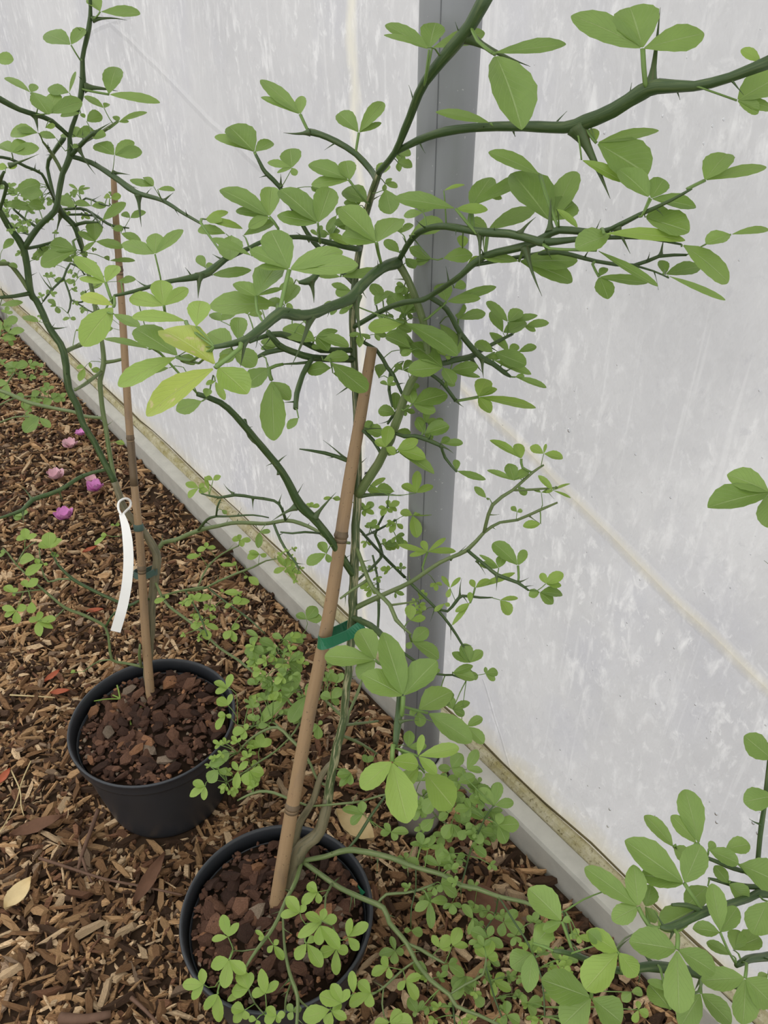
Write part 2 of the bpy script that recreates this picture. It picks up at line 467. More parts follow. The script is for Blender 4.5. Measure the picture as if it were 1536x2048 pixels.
def build_wall():
    us = np.arange(-2.0, 4.51, 0.035); zs = np.arange(0.055, 2.35, 0.035)
    verts, uvs, faces = [], [], []
    for z in zs:
        for u in us:
            verts.append(wall_pt(u, z, FILM_OFF + film_depth(u, z))); uvs.append((u, z))
    nu = len(us)
    for j in range(len(zs) - 1):
        for i in range(nu - 1):
            a = j * nu + i
            faces.append((a, a + 1, a + nu + 1, a + nu))
    w = link_mesh('wall_right', verts, faces, film_material(), None, True, uvs)
    tag(w, kind='structure')
    # condensation beads
    drop, dnt, dout = new_mat('water_bead')
    p = principled(dnt, dout, (0.9, 0.92, 0.95), 0.05, 0.6); p.inputs['Transmission Weight'].default_value = 0.9
    p.inputs['IOR'].default_value = 1.33
    bv, bf = [], []
    r2 = random.Random(5)
    spots = [(1218, 1620), (1310, 1635), (1432, 1628), (1433, 1645), (1504, 1648), (1513, 1669), (1215, 1653), (1140, 860), (1132, 855),
             (1197, 1577), (1120, 1500)]
    for k in range(90):
        spots.append((r2.uniform(990, 1530), r2.uniform(20, 1700)))
    for k, (px, py) in enumerate(spots):
        u, z = wall_uz(px, py)
        if z < 0.12: continue
        r = 0.0028 if k < 8 else r2.uniform(0.0007, 0.0016)
        c = wall_pt(u, z, FILM_OFF + film_depth(u, z))
        base = len(bv)
        for ring in range(3):
            a = ring / 3 * math.pi / 2
            for s in range(8):
                b = s / 8 * 2 * math.pi
                bv.append(c - WNRM * (math.sin(a) * r * 0.7) + WT * (math.cos(a) * r * math.cos(b)) + Vector((0, 0, math.cos(a) * r * 1.3 * math.sin(b))))
        bv.append(c - WNRM * r * 0.7)
        for ring in range(2):
            for s in range(8):
                s2 = (s + 1) % 8
                bf.append((base + ring * 8 + s, base + ring * 8 + s2, base + ring * 8 + 8 + s2, base + ring * 8 + 8 + s))
        for s in range(8): bf.append((base + 16 + s, base + 16 + (s + 1) % 8, base + 24))
    o = link_mesh('water_beads', bv, bf, drop, w); tag(o, kind='stuff')

build_wall()

def extrude_along(name, section, u0, u1, mat, parent=None, wob=0.0):
    """section: list of (off, z); swept along the wall"""
    us = np.linspace(u0, u1, 60)
    verts, faces = [], []
    n = len(section)
    for u in us:
        for (o, z) in section:
            dz = wob * mnoise.noise(Vector((u * 6, o * 40, z * 30)))
            verts.append(wall_pt(u, z + dz, o + dz))
    for i in range(len(us) - 1):
        for k in range(n):
            k2 = (k + 1) % n
            faces.append((i * n + k, i * n + k2, (i + 1) * n + k2, (i + 1) * n + k))
    faces.append(tuple(range(n))); faces.append(tuple(reversed(range((len(us) - 1) * n, len(us) * n))))
    return link_mesh(name, verts, faces, mat, parent, False)

rail = extrude_along('trim_1', [(0.0, -0.02), (0.0, 0.066), (0.002, 0.070), (0.036, 0.070), (0.036, -0.02)], -1.9, 4.5, M['rail_face'])
tag(rail, kind='structure')
capm = extrude_along('rail_cap', [(0.001, 0.0702), (0.003, 0.074), (0.036, 0.075), (0.036, 0.0702)], -1.9, 4.5, M['rail'], rail)
gasket = extrude_along('clamp_gasket', [(0.037, 0.068), (0.036, 0.080), (0.040, 0.090), (0.048, 0.095), (0.056, 0.091), (0.060, 0.080), (0.060, 0.068)],
                       -1.9, 4.5, M['moss'], rail, 0.004)

seam = extrude_along('seam_line', [(0.0585, 0.090), (0.0595, 0.0935), (0.0615, 0.0935), (0.062, 0.090)], -1.9, 4.5, M['seam'], rail, 0.006)

def build_post(name, x, y, label, r=0.0315, sleeve=True):
    root = empty(name, (x, y, 0)); tag(root, label, 'post', kind='structure')
    prof = [(r, -0.05), (r, 1.5)]
    pts = [Vector((x, y, -0.05)), Vector((x, y, 0.8)), Vector((x, y, 1.5))]
    for k in range(1, 9):
        a = k / 8 * 0.9
        pts.append(Vector((x, y, 1.5)) + Vector((0, 0, 1.4 * math.sin(a))) - WNRM * (1.4 * (1 - math.cos(a))))
    v, f, u = tube_data(pts, [r] * len(pts), 40)
    link_mesh('tube', v, f, M['steel'], root, True, u)
    # weld seam, a raised line in the shade-darkened steel
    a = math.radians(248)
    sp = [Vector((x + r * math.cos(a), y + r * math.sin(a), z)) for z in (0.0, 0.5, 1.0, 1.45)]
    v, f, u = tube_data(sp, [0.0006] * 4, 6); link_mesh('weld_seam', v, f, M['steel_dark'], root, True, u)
    if sleeve:
        v, f = lathe([(r + 0.003, 0.0), (r + 0.009, 0.0), (r + 0.009, 0.195), (r + 0.007, 0.20), (r + 0.003, 0.20), (r + 0.003, 0.12)], 40, (x, y, 0))
        link_mesh('ground_sleeve', v, f, M['rail'], root, True)
    return root
pb = on_plane_z(836, 1640, 0.0)
POST = Vector((pb.x, pb.y, 0))
build_post('steel_post', POST.x, POST.y, 'grey galvanised steel hoop post standing inside the film wall behind the tall shrub')
p2 = wall_pt(2.56, 0, -0.045)
build_post('steel_post', p2.x, p2.y, 'grey steel hoop post far along the film wall where the base rail leaves the picture', 0.03, False)

fl = link_mesh('floor', [(-12, -4, 0), (6, -4, 0), (6, 14, 0), (-12, 14, 0)], [(0, 1, 2, 3)], M['ground'], None, False)
tag(fl, kind='structure')

# ------------------------------------------------------------------ pots
c1 = on_plane_z(554, 1820, 0.215); c2 = on_plane_z(305, 1435, 0.213)
POTS = [(Vector((c1.x, c1.y, 0)), 0.141, 0.215), (Vector((c2.x, c2.y, 0)), 0.1505, 0.213), (Vector((0.50, 0.16, 0)), 0.141, 0.215)]

def build_pot(i, label):
    c, R, H = POTS[i]
    root = empty('plant_pot', c); tag(root, label, 'plant pot')
    b = R * 0.76
    yw = lambda t: b + (R * 0.982 - b) * t
    prof = [(0.0, 0.004), (b - 0.012, 0.004), (b - 0.004, 0.0), (b, 0.008)]
    for t in (0.1, 0.3, 0.5, 0.7, 0.86): prof.append((yw(t), H * t))
    prof += [(yw(0.87), H * 0.87), (yw(0.87) - 0.004, H * 0.87)]
    for t in (0.6, 0.3, 0.08): prof.append((yw(t) - 0.004, H * t))
    prof += [(0.0, 0.016)]
    v, f = lathe(prof, 72, c); link_mesh('pot_body', v, f, M['pot'], root)
    z0 = H * 0.86
    prof = [(yw(0.86) + 0.001, z0), (R * 0.988, z0 + 0.001), (R * 0.993, z0 + 0.006), (R * 0.995, H - 0.006), (R + 0.002, H - 0.003), (R + 0.001, H),
            (R - 0.002, H), (R - 0.004, H - 0.003), (yw(0.86) - 0.003, z0), (yw(0.86) + 0.001, z0)]
    v, f = lathe(prof, 72, c); link_mesh('rim', v, f, M['pot_rim'], root)
    return root
build_pot(0, 'black plastic plant pot with small-leaved shoots spilling over its rim')
build_pot(1, 'black plastic plant pot holding the shrub with the white tag')
build_pot(2, 'black plastic plant pot close against the film wall under the broad-leaved branches')

# ------------------------------------------------------------------ wood chips and bark
def chip_shape(r, kind):
    """unit chip, long axis x: an irregular split flake with five to seven corners"""
    n = r.choice((4, 5, 5, 6))
    v = []
    ph = r.uniform(0, 6.28)
    tilt = r.uniform(-0.5, 0.5); taper = r.uniform(0.55, 0.95)
    ring = []
    for k in range(n):
        a = ph + k / n * 6.283 + r.uniform(-0.3, 0.3)
        c, s_ = math.cos(a), math.sin(a)
        q = max(abs(c), abs(s_)) ** 0.75
        rr = r.uniform(0.70, 1.2) / q
        ring.append((c * rr, s_ * rr))
    for (x, y) in ring: v.append((x, y, -1 + r.uniform(-0.3, 0.3)))
    for (x, y) in ring: v.append((x * taper + r.uniform(-0.1, 0.1), y * taper + r.uniform(-0.12, 0.12), 1 + tilt * x + r.uniform(-0.45, 0.45)))
    f = [tuple(reversed(range(n))), tuple(range(n, 2 * n))]
    for k in range(n): f.append((k, (k + 1) % n, n + (k + 1) % n, n + k))
    return v, f

PAL = [((0.40, 0.255, 0.135), 0.25), ((0.54, 0.405, 0.26), 0.16), ((0.205, 0.117, 0.060), 0.25), ((0.066, 0.038, 0.023), 0.26),
       ((0.165, 0.085, 0.050), 0.08), ((0.25, 0.18, 0.125), 0.04)]
def pick(r, pal):
    q = r.random() * sum(w for _, w in pal)
    for c, w in pal:
        q -= w
        if q <= 0: break
    s = r.uniform(0.75, 1.25)
    return tuple(min(0.8, x * s) for x in c)

def rot_zxy(yaw, tx, ty):
    return Matrix.Rotation(yaw, 3, 'Z') @ Matrix.Rotation(tx, 3, 'X') @ Matrix.Rotation(ty, 3, 'Y')

def join_chips(name, items, mat, parent):
    """items: (loc, rot3, scale, shape, colour)"""
    V, Fc, Cc = [], [], []
    for loc, R3, s, (v, f), col in items:
        o = len(V)
        for q in v:
            w = R3 @ Vector((q[0] * s[0], q[1] * s[1], q[2] * s[2]))
            V.append((w.x + loc[0], w.y + loc[1], w.z + loc[2])); Cc.append((*col, 1.0))
        Fc.extend([tuple(i + o for i in q) for q in f])
    ob = link_mesh(name, V, Fc, mat, parent, False)
    at = ob.data.color_attributes.new('tint', 'FLOAT_COLOR', 'POINT')
    at.data.foreach_set('color', np.array(Cc, dtype=np.float32).ravel())
    return tag(ob, kind='stuff')

def build_chips():
    r = random.Random(3)
    shapes = [chip_shape(r, 0) for _ in range(14)]
    items = []
    for _ in range(125000):
        x = r.uniform(-2.3, 0.75); y = r.uniform(0.28, 3.7)
        p = Vector((x, y, 0))
        if (p - W0).dot(WNRM) > -0.012: continue
        px, py, d = project(p)
        if not (-120 < px < 1650 and 500 < py < 2150): continue
        if any((p - c).length < R * 0.80 for c, R, H in POTS): continue
        if (p - POST).length < 0.05: continue
        if d > 2.2 and r.random() < 0.30: continue
        q = r.random()
        if q < 0.14: L, W, T = r.uniform(0.014, 0.034), r.uniform(0.0015, 0.0035), r.uniform(0.001, 0.002)
        elif q < 0.24: L, W, T = r.uniform(0.018, 0.034), r.uniform(0.0035, 0.008), r.uniform(0.002, 0.004)
        elif q < 0.36: L, W, T = r.uniform(0.010, 0.021), r.uniform(0.0045, 0.010), r.uniform(0.0015, 0.0035)
        else: L, W, T = r.uniform(0.004, 0.013), r.uniform(0.0018, 0.005), r.uniform(0.001, 0.003)
        items.append([p, L, W, T, d, px, py])
        if len(items) >= 27000: break
    for _ in range(16000):
        x = r.uniform(-3.0, 1.3); y = r.uniform(-0.6, 4.6); p = Vector((x, y, 0))
        if (p - W0).dot(WNRM) > -0.012: continue
        rr_ = p - CAM; d = rr_.dot(FWD)
        if d > 0.3:
            px, py, d = project(p)
            if -120 < px < 1650 and 500 < py < 2150 and x > -2.3 and 0.28 < y < 3.7: continue
        if any((p - c).length < R * 0.80 for c, R, H in POTS): continue
        items.append([p, r.uniform(0.012, 0.032), r.uniform(0.006, 0.014), r.uniform(0.002, 0.004), max(d, 1.0), -999, -999])
    score = lambda it: (it[1] * it[2] / it[4] ** 2) if (20 < it[5] < 1250 and 760 < it[6] < 2030) else 0
    order = sorted(range(len(items)), key=lambda k: -score(items[k]))
    singles = set(order[:300])
    meshes = []
    for k, (v, f) in enumerate(shapes):
        me = bpy.data.meshes.new('wood_chip'); me.from_pydata(v, [], f); me.materials.append(M['chip']); meshes.append(me)
    bulk = []
    for k, (p, L, W, T, d, px, py) in enumerate(items):
        col = pick(r, PAL)
        near_pot = min((p - c).length - R for c, R, H in POTS)
        yaw = r.uniform(0, 6.283); tx = r.gauss(0, 0.34); ty = r.gauss(0, 0.24)
        big = k in singles
        z = (r.uniform(0.007, 0.016) if big else r.uniform(0.0, 0.013)) + T
        if near_pot < 0.02: tx *= 0.3; ty *= 0.3; z = T + 0.001
        R3 = rot_zxy(yaw, tx, ty)
        if big:
            o = bpy.data.objects.new('wood_chip', meshes[r.randrange(len(meshes))]); COL.objects.link(o); o.parent = fl
            o.matrix_local = Matrix.Translation((p.x, p.y, z)) @ R3.to_4x4() @ Matrix.Diagonal((L, W, T * 1.3, 1))
            o.color = (*col, 1)
        else:
            bulk.append(((p.x, p.y, z), R3, (L, W, T), shapes[r.randrange(len(shapes))], col))
    join_chips('wood_chip_mulch', bulk, M['chips'], fl)
build_chips()

def nugget_shape(r):
    bm = bmesh.new(); bmesh.ops.create_icosphere(bm, subdivisions=1, radius=1.0)
    v = []
    for q in bm.verts:
        s = 1 + r.uniform(-0.28, 0.25)
        v.append((q.co.x * s, q.co.y * s, max(-0.8, min(0.8, q.co.z * s))))
    f = [tuple(a.index for a in q.verts) for q in bm.faces]
    bm.free(); return v, f
BARK = [((0.105, 0.055, 0.038), 0.38), ((0.165, 0.088, 0.058), 0.22), ((0.055, 0.030, 0.022), 0.28), ((0.30, 0.155, 0.085), 0.09), ((0.22, 0.175, 0.135), 0.05)]

def build_bark(i, label, n_single, n_bulk, soil_z, seed):
    r = random.Random(seed)
    c, R, H = POTS[i]
    b = R * 0.76
    Rs = b + (R * 0.982 - b) * (soil_z / H) - 0.0045
    root = empty('potting_bark', (c.x, c.y, soil_z)); tag(root, label, 'bark')
    v, f = lathe([(0.0, -0.03), (Rs - 0.006, -0.03), (Rs - 0.002, 0.0), (Rs * 0.6, 0.004), (Rs * 0.25, 0.007), (0.0, 0.008)], 40, (c.x, c.y, soil_z))
    link_mesh('soil', v, f, M['soil'], root)
    shapes = [nugget_shape(r) for _ in range(10)]
    meshes = []
    for (vv, ff) in shapes:
        me = bpy.data.meshes.new('bark_nugget'); me.from_pydata(vv, [], ff); me.materials.append(M['chip']); meshes.append(me)
    bulk = []
    for k in range(n_single + n_bulk):
        big = k < n_single
        if big: L = r.uniform(0.006, 0.019) if r.random() < 0.75 else r.uniform(0.005, 0.009); W = L * r.uniform(0.5, 0.85); T = L * r.uniform(0.3, 0.55)
        else: L = r.uniform(0.003, 0.007); W = L * r.uniform(0.5, 0.9); T = L * 0.5
        rad = (Rs - L * 0.85) * math.sqrt(r.random()); a = r.uniform(0, 6.283)
        z = soil_z + 0.004 + T * 0.7 + (r.uniform(0, 0.007) if big else r.uniform(0, 0.005)) + 0.004 * (1 - rad / Rs)
        loc = Vector((c.x + rad * math.cos(a), c.y + rad * math.sin(a), z))
        R3 = rot_zxy(r.uniform(0, 6.28), r.gauss(0, 0.35), r.gauss(0, 0.3))
        col = pick(r, BARK)
        if big:
            o = bpy.data.objects.new('bark_nugget', meshes[r.randrange(len(meshes))]); COL.objects.link(o); o.parent = root
            o.matrix_local = Matrix.Translation(loc - root.location) @ R3.to_4x4() @ Matrix.Diagonal((L, W, T, 1))
            o.color = (*col, 1)
        else: bulk.append((loc, R3, (L, W, T), shapes[r.randrange(10)], col))
    join_chips('bark_fines', bulk, M['chips'], root)
build_bark(0, 'reddish brown bark nuggets filling the pot whose cane leans toward the film wall', 295, 560, 0.189, 8)
build_bark(1, 'dark bark nuggets and dry scraps filling the pot of the tagged shrub', 290, 560, 0.184, 9)
build_bark(2, 'bark nuggets in the pot under the broad-leaved branches by the film wall', 40, 60, 0.178, 10)

# ------------------------------------------------------------------ thorny shrubs: each stem, thorn and leaf is laid out in space
class Plant:
    def __init__(self, root, seed):
        self.root = root; self.r = random.Random(seed)
        self.samples = []            # (point, px, py, depth, branch)
        self.last = None
        self.bulk = None             # collects the many small leaves of a dense plant

def leaflet_data(B, T, width, r, fold=0.18, droop=0.12, obov=1.12):
    """leaf blade from base B to tip T, width in metres as seen from the camera side"""
    ax = T - B; L = ax.length
    if L < 1e-5: L = 1e-5
    a = ax / L
    view = (CAM - (B + T) * 0.5).normalized()
    n0 = view - a * view.dot(a)
    n0 = n0.normalized() if n0.length > 1e-4 else a.orthogonal().normalized()
    s0 = a.cross(n0)
    up = Vector((0, 0, 1)); upp = up - a * up.dot(a)
    phi = math.atan2(upp.dot(s0), upp.dot(n0)) if upp.length > 1e-3 else 0.0
    if abs(phi) > 1.6: phi = 0.25 * (1 if phi > 0 else -1)
    phi = max(-0.6, min(0.6, phi * 0.7)) + r.uniform(-0.18, 0.18)
    n = n0 * math.cos(phi) + s0 * math.sin(phi)
    s = a.cross(n)
    w = min(width / max(0.6, math.cos(phi)), L * 0.95) * 0.5
    TS = (0.0, 0.05, 0.12, 0.21, 0.31, 0.41, 0.51, 0.61, 0.70, 0.78, 0.855, 0.915, 0.96, 0.988, 1.0)
    NL, NW = len(TS) - 1, 2
    mxo = r.uniform(0.15, 0.55)
    verts, uvs, faces = [], [], []
    tw = r.uniform(-0.25, 0.25); ph = r.uniform(0, 6.28)
    for i in range(NL + 1):
        t = TS[i]
        prof = (math.sin(math.pi * min(1.0, t ** obov)) ** 0.72) if 0 < t < 1 else 0.0
        ob = 1.16 * t ** 0.85 * math.sqrt(max(0.0, 1 - t ** 4.5)) if t > 0.02 else 0.0
        prof = prof * (1 - mxo) + ob * mxo
        if i == NL: prof = 0.03
        if i == 0: prof = 0.06
        cren = 1.0 + (0.035 if i % 2 else -0.02)
        for j in range(-NW, NW + 1):
            v = j / NW
            hw = prof * w * (cren if abs(j) == NW else 1.0)
            side = v * hw
            zz = fold * abs(v) * hw - droop * L * (t * t - 0.35 * t) + 0.05 * hw * math.sin(ph + t * 9 + v * 1.5) * abs(v)
            q = B + a * (t * L) + s * (side * math.cos(tw * t)) + n * (zz + side * math.sin(tw * t))
            verts.append(q); uvs.append((t, 0.5 + v * 0.5))
    C = 2 * NW + 1
    for i in range(NL):
        for j in range(C - 1):
            k = i * C + j
            faces.append((k, k + 1, k + C + 1, k + C))
    return verts, faces, uvs

def cone_data(b, t, r0, r, bend=0.06):
    ax = t - b; L = ax.length
    side = ax.orthogonal().normalized() * (L * bend * r.uniform(-1, 1))
    pts, rad = [], []
    for i in range(9):
        k = (i / 8) ** 1.4
        pts.append(b + ax * k + side * math.sin(math.pi * k))
        rad.append(max(0.00015, r0 * ((1 - k) ** 0.95 * 0.72 + 0.75 * max(0.0, 1 - k * 3.2) ** 2)))
    return tube_data(pts, rad, 7)

def add_branch(pl, pts, mat, auto_thorns=True, name='branch'):
    """pts: list of (px,py,d,width_px)"""
    W = [P(x, y, d) for x, y, d, w in pts]; R_ = [max(0.0007, w * 0.5 * d / F) for x, y, d, w in pts]
    p, rad = smooth_path(W, R_, 0.012)
    # swollen, slightly kinked growth
    for i in range(1, len(p) - 1):
        p[i] = p[i] + Vector((mnoise.noise(p[i] * 40), mnoise.noise(p[i] * 40 + Vector((5, 5, 5))), 0)) * rad[i] * 0.25
        rad[i] *= 1 + 0.10 * mnoise.noise(p[i] * 70)
    data = tube_data(p, rad, 10 if max(rad) > 0.004 else 7)
    if auto_thorns:
        acc = 0.0; nxt = pl.r.uniform(0.02, 0.05)
        for i in range(1, len(p) - 1):
            acc += (p[i] - p[i - 1]).length
            if acc > nxt and rad[i] < 0.006:
                acc = 0.0; nxt = pl.r.uniform(0.035, 0.07)
                t = (p[i + 1] - p[i - 1]).normalized()
                o = t.orthogonal().normalized(); o.rotate(Matrix.Rotation(pl.r.uniform(0, 6.28), 3, t))
                ln = pl.r.uniform(0.008, 0.018)
                merge(data, cone_data(p[i], p[i] + o * ln + t * ln * 0.5, min(rad[i] * 0.7, 0.0016), pl.r))
    ob = link_mesh(name, data[0], data[1], mat, pl.root, True, data[2])
    for i in range(len(p)):
        x, y, d = project(p[i]); pl.samples.append((p[i], x, y, d, ob))
    pl.last = ob
    return ob

def nearest(pl, x, y, d):
    best = None; bc = 1e9
    for s in pl.samples:
        c = math.hypot(s[1] - x, s[2] - y) + 260 * abs(s[3] - d)
        if c < bc: bc = c; best = s
    return best, bc

def add_thorn(pl, x0, y0, x1, y1, w, d=None):
    if d is None:
        s = min(pl.samples, key=lambda q: math.hypot(q[1] - x0, q[2] - y0) + (0 if q[4] is pl.last else 25))
    else: s, _ = nearest(pl, x0, y0, d)
    d = s[3]
    b = s[0].lerp(P(x0, y0, d), 0.6)
    t = P(x1, y1, d * (1 + pl.r.uniform(-0.012, 0.012)))
    v, f, u = cone_data(b, t, max(0.0012, w * 0.5 * d / F), pl.r)
    link_mesh('thorn', v, f, M['thorn'], s[4], True, u)

def add_leaf(pl, d, mats, jx, jy, base, tips, small=False):
    r = pl.r
    qx, qy = base if base else (jx, jy)
    s, c = nearest(pl, qx, qy, d)
    if s: d = max(s[3] - 0.045, min(s[3] + 0.045, d))
    J = P(jx, jy, d)
    pts = [J]
    if base: pts.append(P(qx, qy, (d + s[3]) / 2 if s else d))
    if s and (s[0] - pts[-1]).length > 0.003: pts.append(s[0])
    mpx = max(math.hypot(t[0] - jx, t[1] - jy) for t in tips)
    parts = []
    for (tx, ty, w) in tips:
        L = math.hypot(tx - jx, ty - jy)
        k = r.uniform(0.15, 0.5)
        dd = d - k * (ty - jy) / F * d + r.uniform(-0.12, 0.12) * L / F * d
        T = P(tx, ty, dd)
        flat = w / max(L, 1)
        parts.append(leaflet_data(J.lerp(T, 0.03), T, w * 1.12 * d / F, r, r.uniform(0.05, 0.42), r.uniform(-0.02, 0.22), r.uniform(0.98, 1.28)))
    mat = M['leaf_' + mats]
    if len(pts) >= 2:
        rp = max(0.0008, min(0.0024, mpx * 0.024 * d / F))
        if len(pts) == 2: mid = (pts[0] + pts[1]) * 0.5 + Vector((0, 0, 0.004)); pts = [pts[0], mid, pts[1]]
        pp, rr = smooth_path(pts, [rp * 0.8, rp, rp * 1.1][:len(pts)] if len(pts) == 3 else [rp] * len(pts), 0.012)
        if mpx > 55 and base:      # winged leaf stalk
            k = len(rr)
            rr = [q * (1.9 - 1.1 * i / k) for i, q in enumerate(rr)]
        stalk = tube_data(pp, rr, 6, True, 0.6)
    else:
        stalk = tube_data([J + Vector((0, 0, -0.002)), J], [0.0008, 0.0008], 6)
    if pl.bulk is not None and small:
        for q in parts: pl.bulk.append((mat, q))
        pl.bulk.append((M['petiole'], stalk)); return
    # every compound leaf is one part; large ones carry their blades as pieces of their own
    if mpx >= 42:
        lf = link_mesh('leaf', stalk[0], stalk[1], M['petiole'], pl.root, True, stalk[2])
        for (v, f, u) in parts: link_mesh('leaflet', v, f, mat, lf, True, u)
    else:
        data = ([], [], [])
        for q in parts: merge(data, q)
        nb = len(data[1])
        merge(data, stalk)
        lf = link_mesh('leaf', data[0], data[1], mat, pl.root, True, data[2])
        lf.data.materials.append(M['petiole'])
        mi = np.zeros(len(lf.data.polygons), dtype=np.int32); mi[nb:] = 1
        lf.data.polygons.foreach_set('material_index', mi)

def auto_leaves(pl, d0, d1, x0, y0, x1, y1, n, size, mats):
    r = pl.r
    for _ in range(n):
        x = r.uniform(x0, x1); y = r.uniform(y0, y1); d = r.uniform(d0, d1)
        s, c = nearest(pl, x, y, d)
        # stay near a twig that is really there
        x = s[1] + (x - s[1]) * min(1.0, 45.0 / max(1.0, math.hypot(x - s[1], y - s[2]))); y = s[2] + (y - s[2]) * min(1.0, 45.0 / max(1.0, abs(y - s[2])))
        a = math.atan2(y - s[2], x - s[1]) + r.uniform(-0.7, 0.7)
        L = size * r.uniform(0.75, 1.25); tips = []
        for k, da in enumerate((0, -1.15, 1.15)):
            l = L * (1.0 if k == 0 else 0.72)
            aa = a + da + r.uniform(-0.15, 0.15)
            tips.append((x + l * math.cos(aa), y + l * math.sin(aa) * 0.8, l * r.uniform(0.42, 0.6)))
        add_leaf(pl, d, r.choice(mats), x, y, None, tips, True)

def flush_bulk(pl):
    if not pl.bulk: return
    data = ([], [], []); mats = []; idx = []
    for m, q in pl.bulk:
        if m not in mats: mats.append(m)
        idx += [mats.index(m)] * len(q[1]); merge(data, q)
    o = link_mesh('small_leaves', data[0], data[1], mats[0], pl.root, True, data[2])
    for m in mats[1:]: o.data.materials.append(m)
    o.data.polygons.foreach_set('material_index', np.array(idx, dtype=np.int32))
    tag(o, kind='stuff')

STEMS = {'g': 'stem', 'p': 'stem_light', 't': 'trunk', 'k': 'bark_grey'}
def grow(pl, text):
    """one line per stem (b), thorn (t), leaf (l) or run of small leaves (a); '@' sets the sheet the sizes were measured on"""
    ox = oy = 0.0; sc = 1.0
    late = []
    for line in text.strip().split('\n'):
        line = line.strip()
        if not line or line[0] == '#': continue
        if line[0] == '@':
            q = [float(a) for a in line[1:].split()]; ox, oy, sc = q; continue
        head, _, tail = line.partition(':')
        h = head.split()
        if h[0] == 'b':
            d0, d1 = float(h[2]), float(h[3])
            raw = [[float(a) for a in tok.split(',')] for tok in tail.split()]
            acc = [0.0]
            for i in range(1, len(raw)): acc.append(acc[-1] + math.hypot(raw[i][0] - raw[i - 1][0], raw[i][1] - raw[i - 1][1]))
            pts = []
            for i, q in enumerate(raw):
                d = q[3] if len(q) > 3 else d0 + (d1 - d0) * acc[i] / max(acc[-1], 1)
                pts.append((ox + q[0] / sc, oy + q[1] / sc, d, q[2] / sc))
            if 'j' in h:      # rises from a stem that is already there
                s, c = nearest(pl, pts[0][0], pts[0][1], pts[0][2])
                if s: pts[0] = (s[1], s[2], s[3], pts[0][3])
            add_branch(pl, pts, M[STEMS[h[1]]], 'n' not in h, 'main_stem' if 'm' in h else 'branch')
        elif h[0] == 't':
            q = [float(a) for a in tail.replace(',', ' ').split()]
            add_thorn(pl, ox + q[0] / sc, oy + q[1] / sc, ox + q[2] / sc, oy + q[3] / sc, q[4] / sc)
        else: late.append((h, tail, ox, oy, sc))
    for h, tail, ox, oy, sc in late:
        if h[0] == 'l':
            j = [float(a) for a in h[3].split(',')]
            base = None
            if len(h) > 4:
                b = [float(a) for a in h[4].split(',')]; base = (ox + b[0] / sc, oy + b[1] / sc)
            tips = []
            for tok in tail.split():
                q = [float(a) for a in tok.split(',')]
                tips.append((ox + q[0] / sc, oy + q[1] / sc, q[2] / sc))
            add_leaf(pl, float(h[1]), h[2], ox + j[0] / sc, oy + j[1] / sc, base, tips)
        elif h[0] == 'a':
            q = [float(a) for a in tail.replace(',', ' ').split()]
            auto_leaves(pl, float(h[1]), float(h[2]), ox + q[0] / sc, oy + q[1] / sc, ox + q[2] / sc, oy + q[3] / sc, int(q[4]), q[5] / sc, h[3])

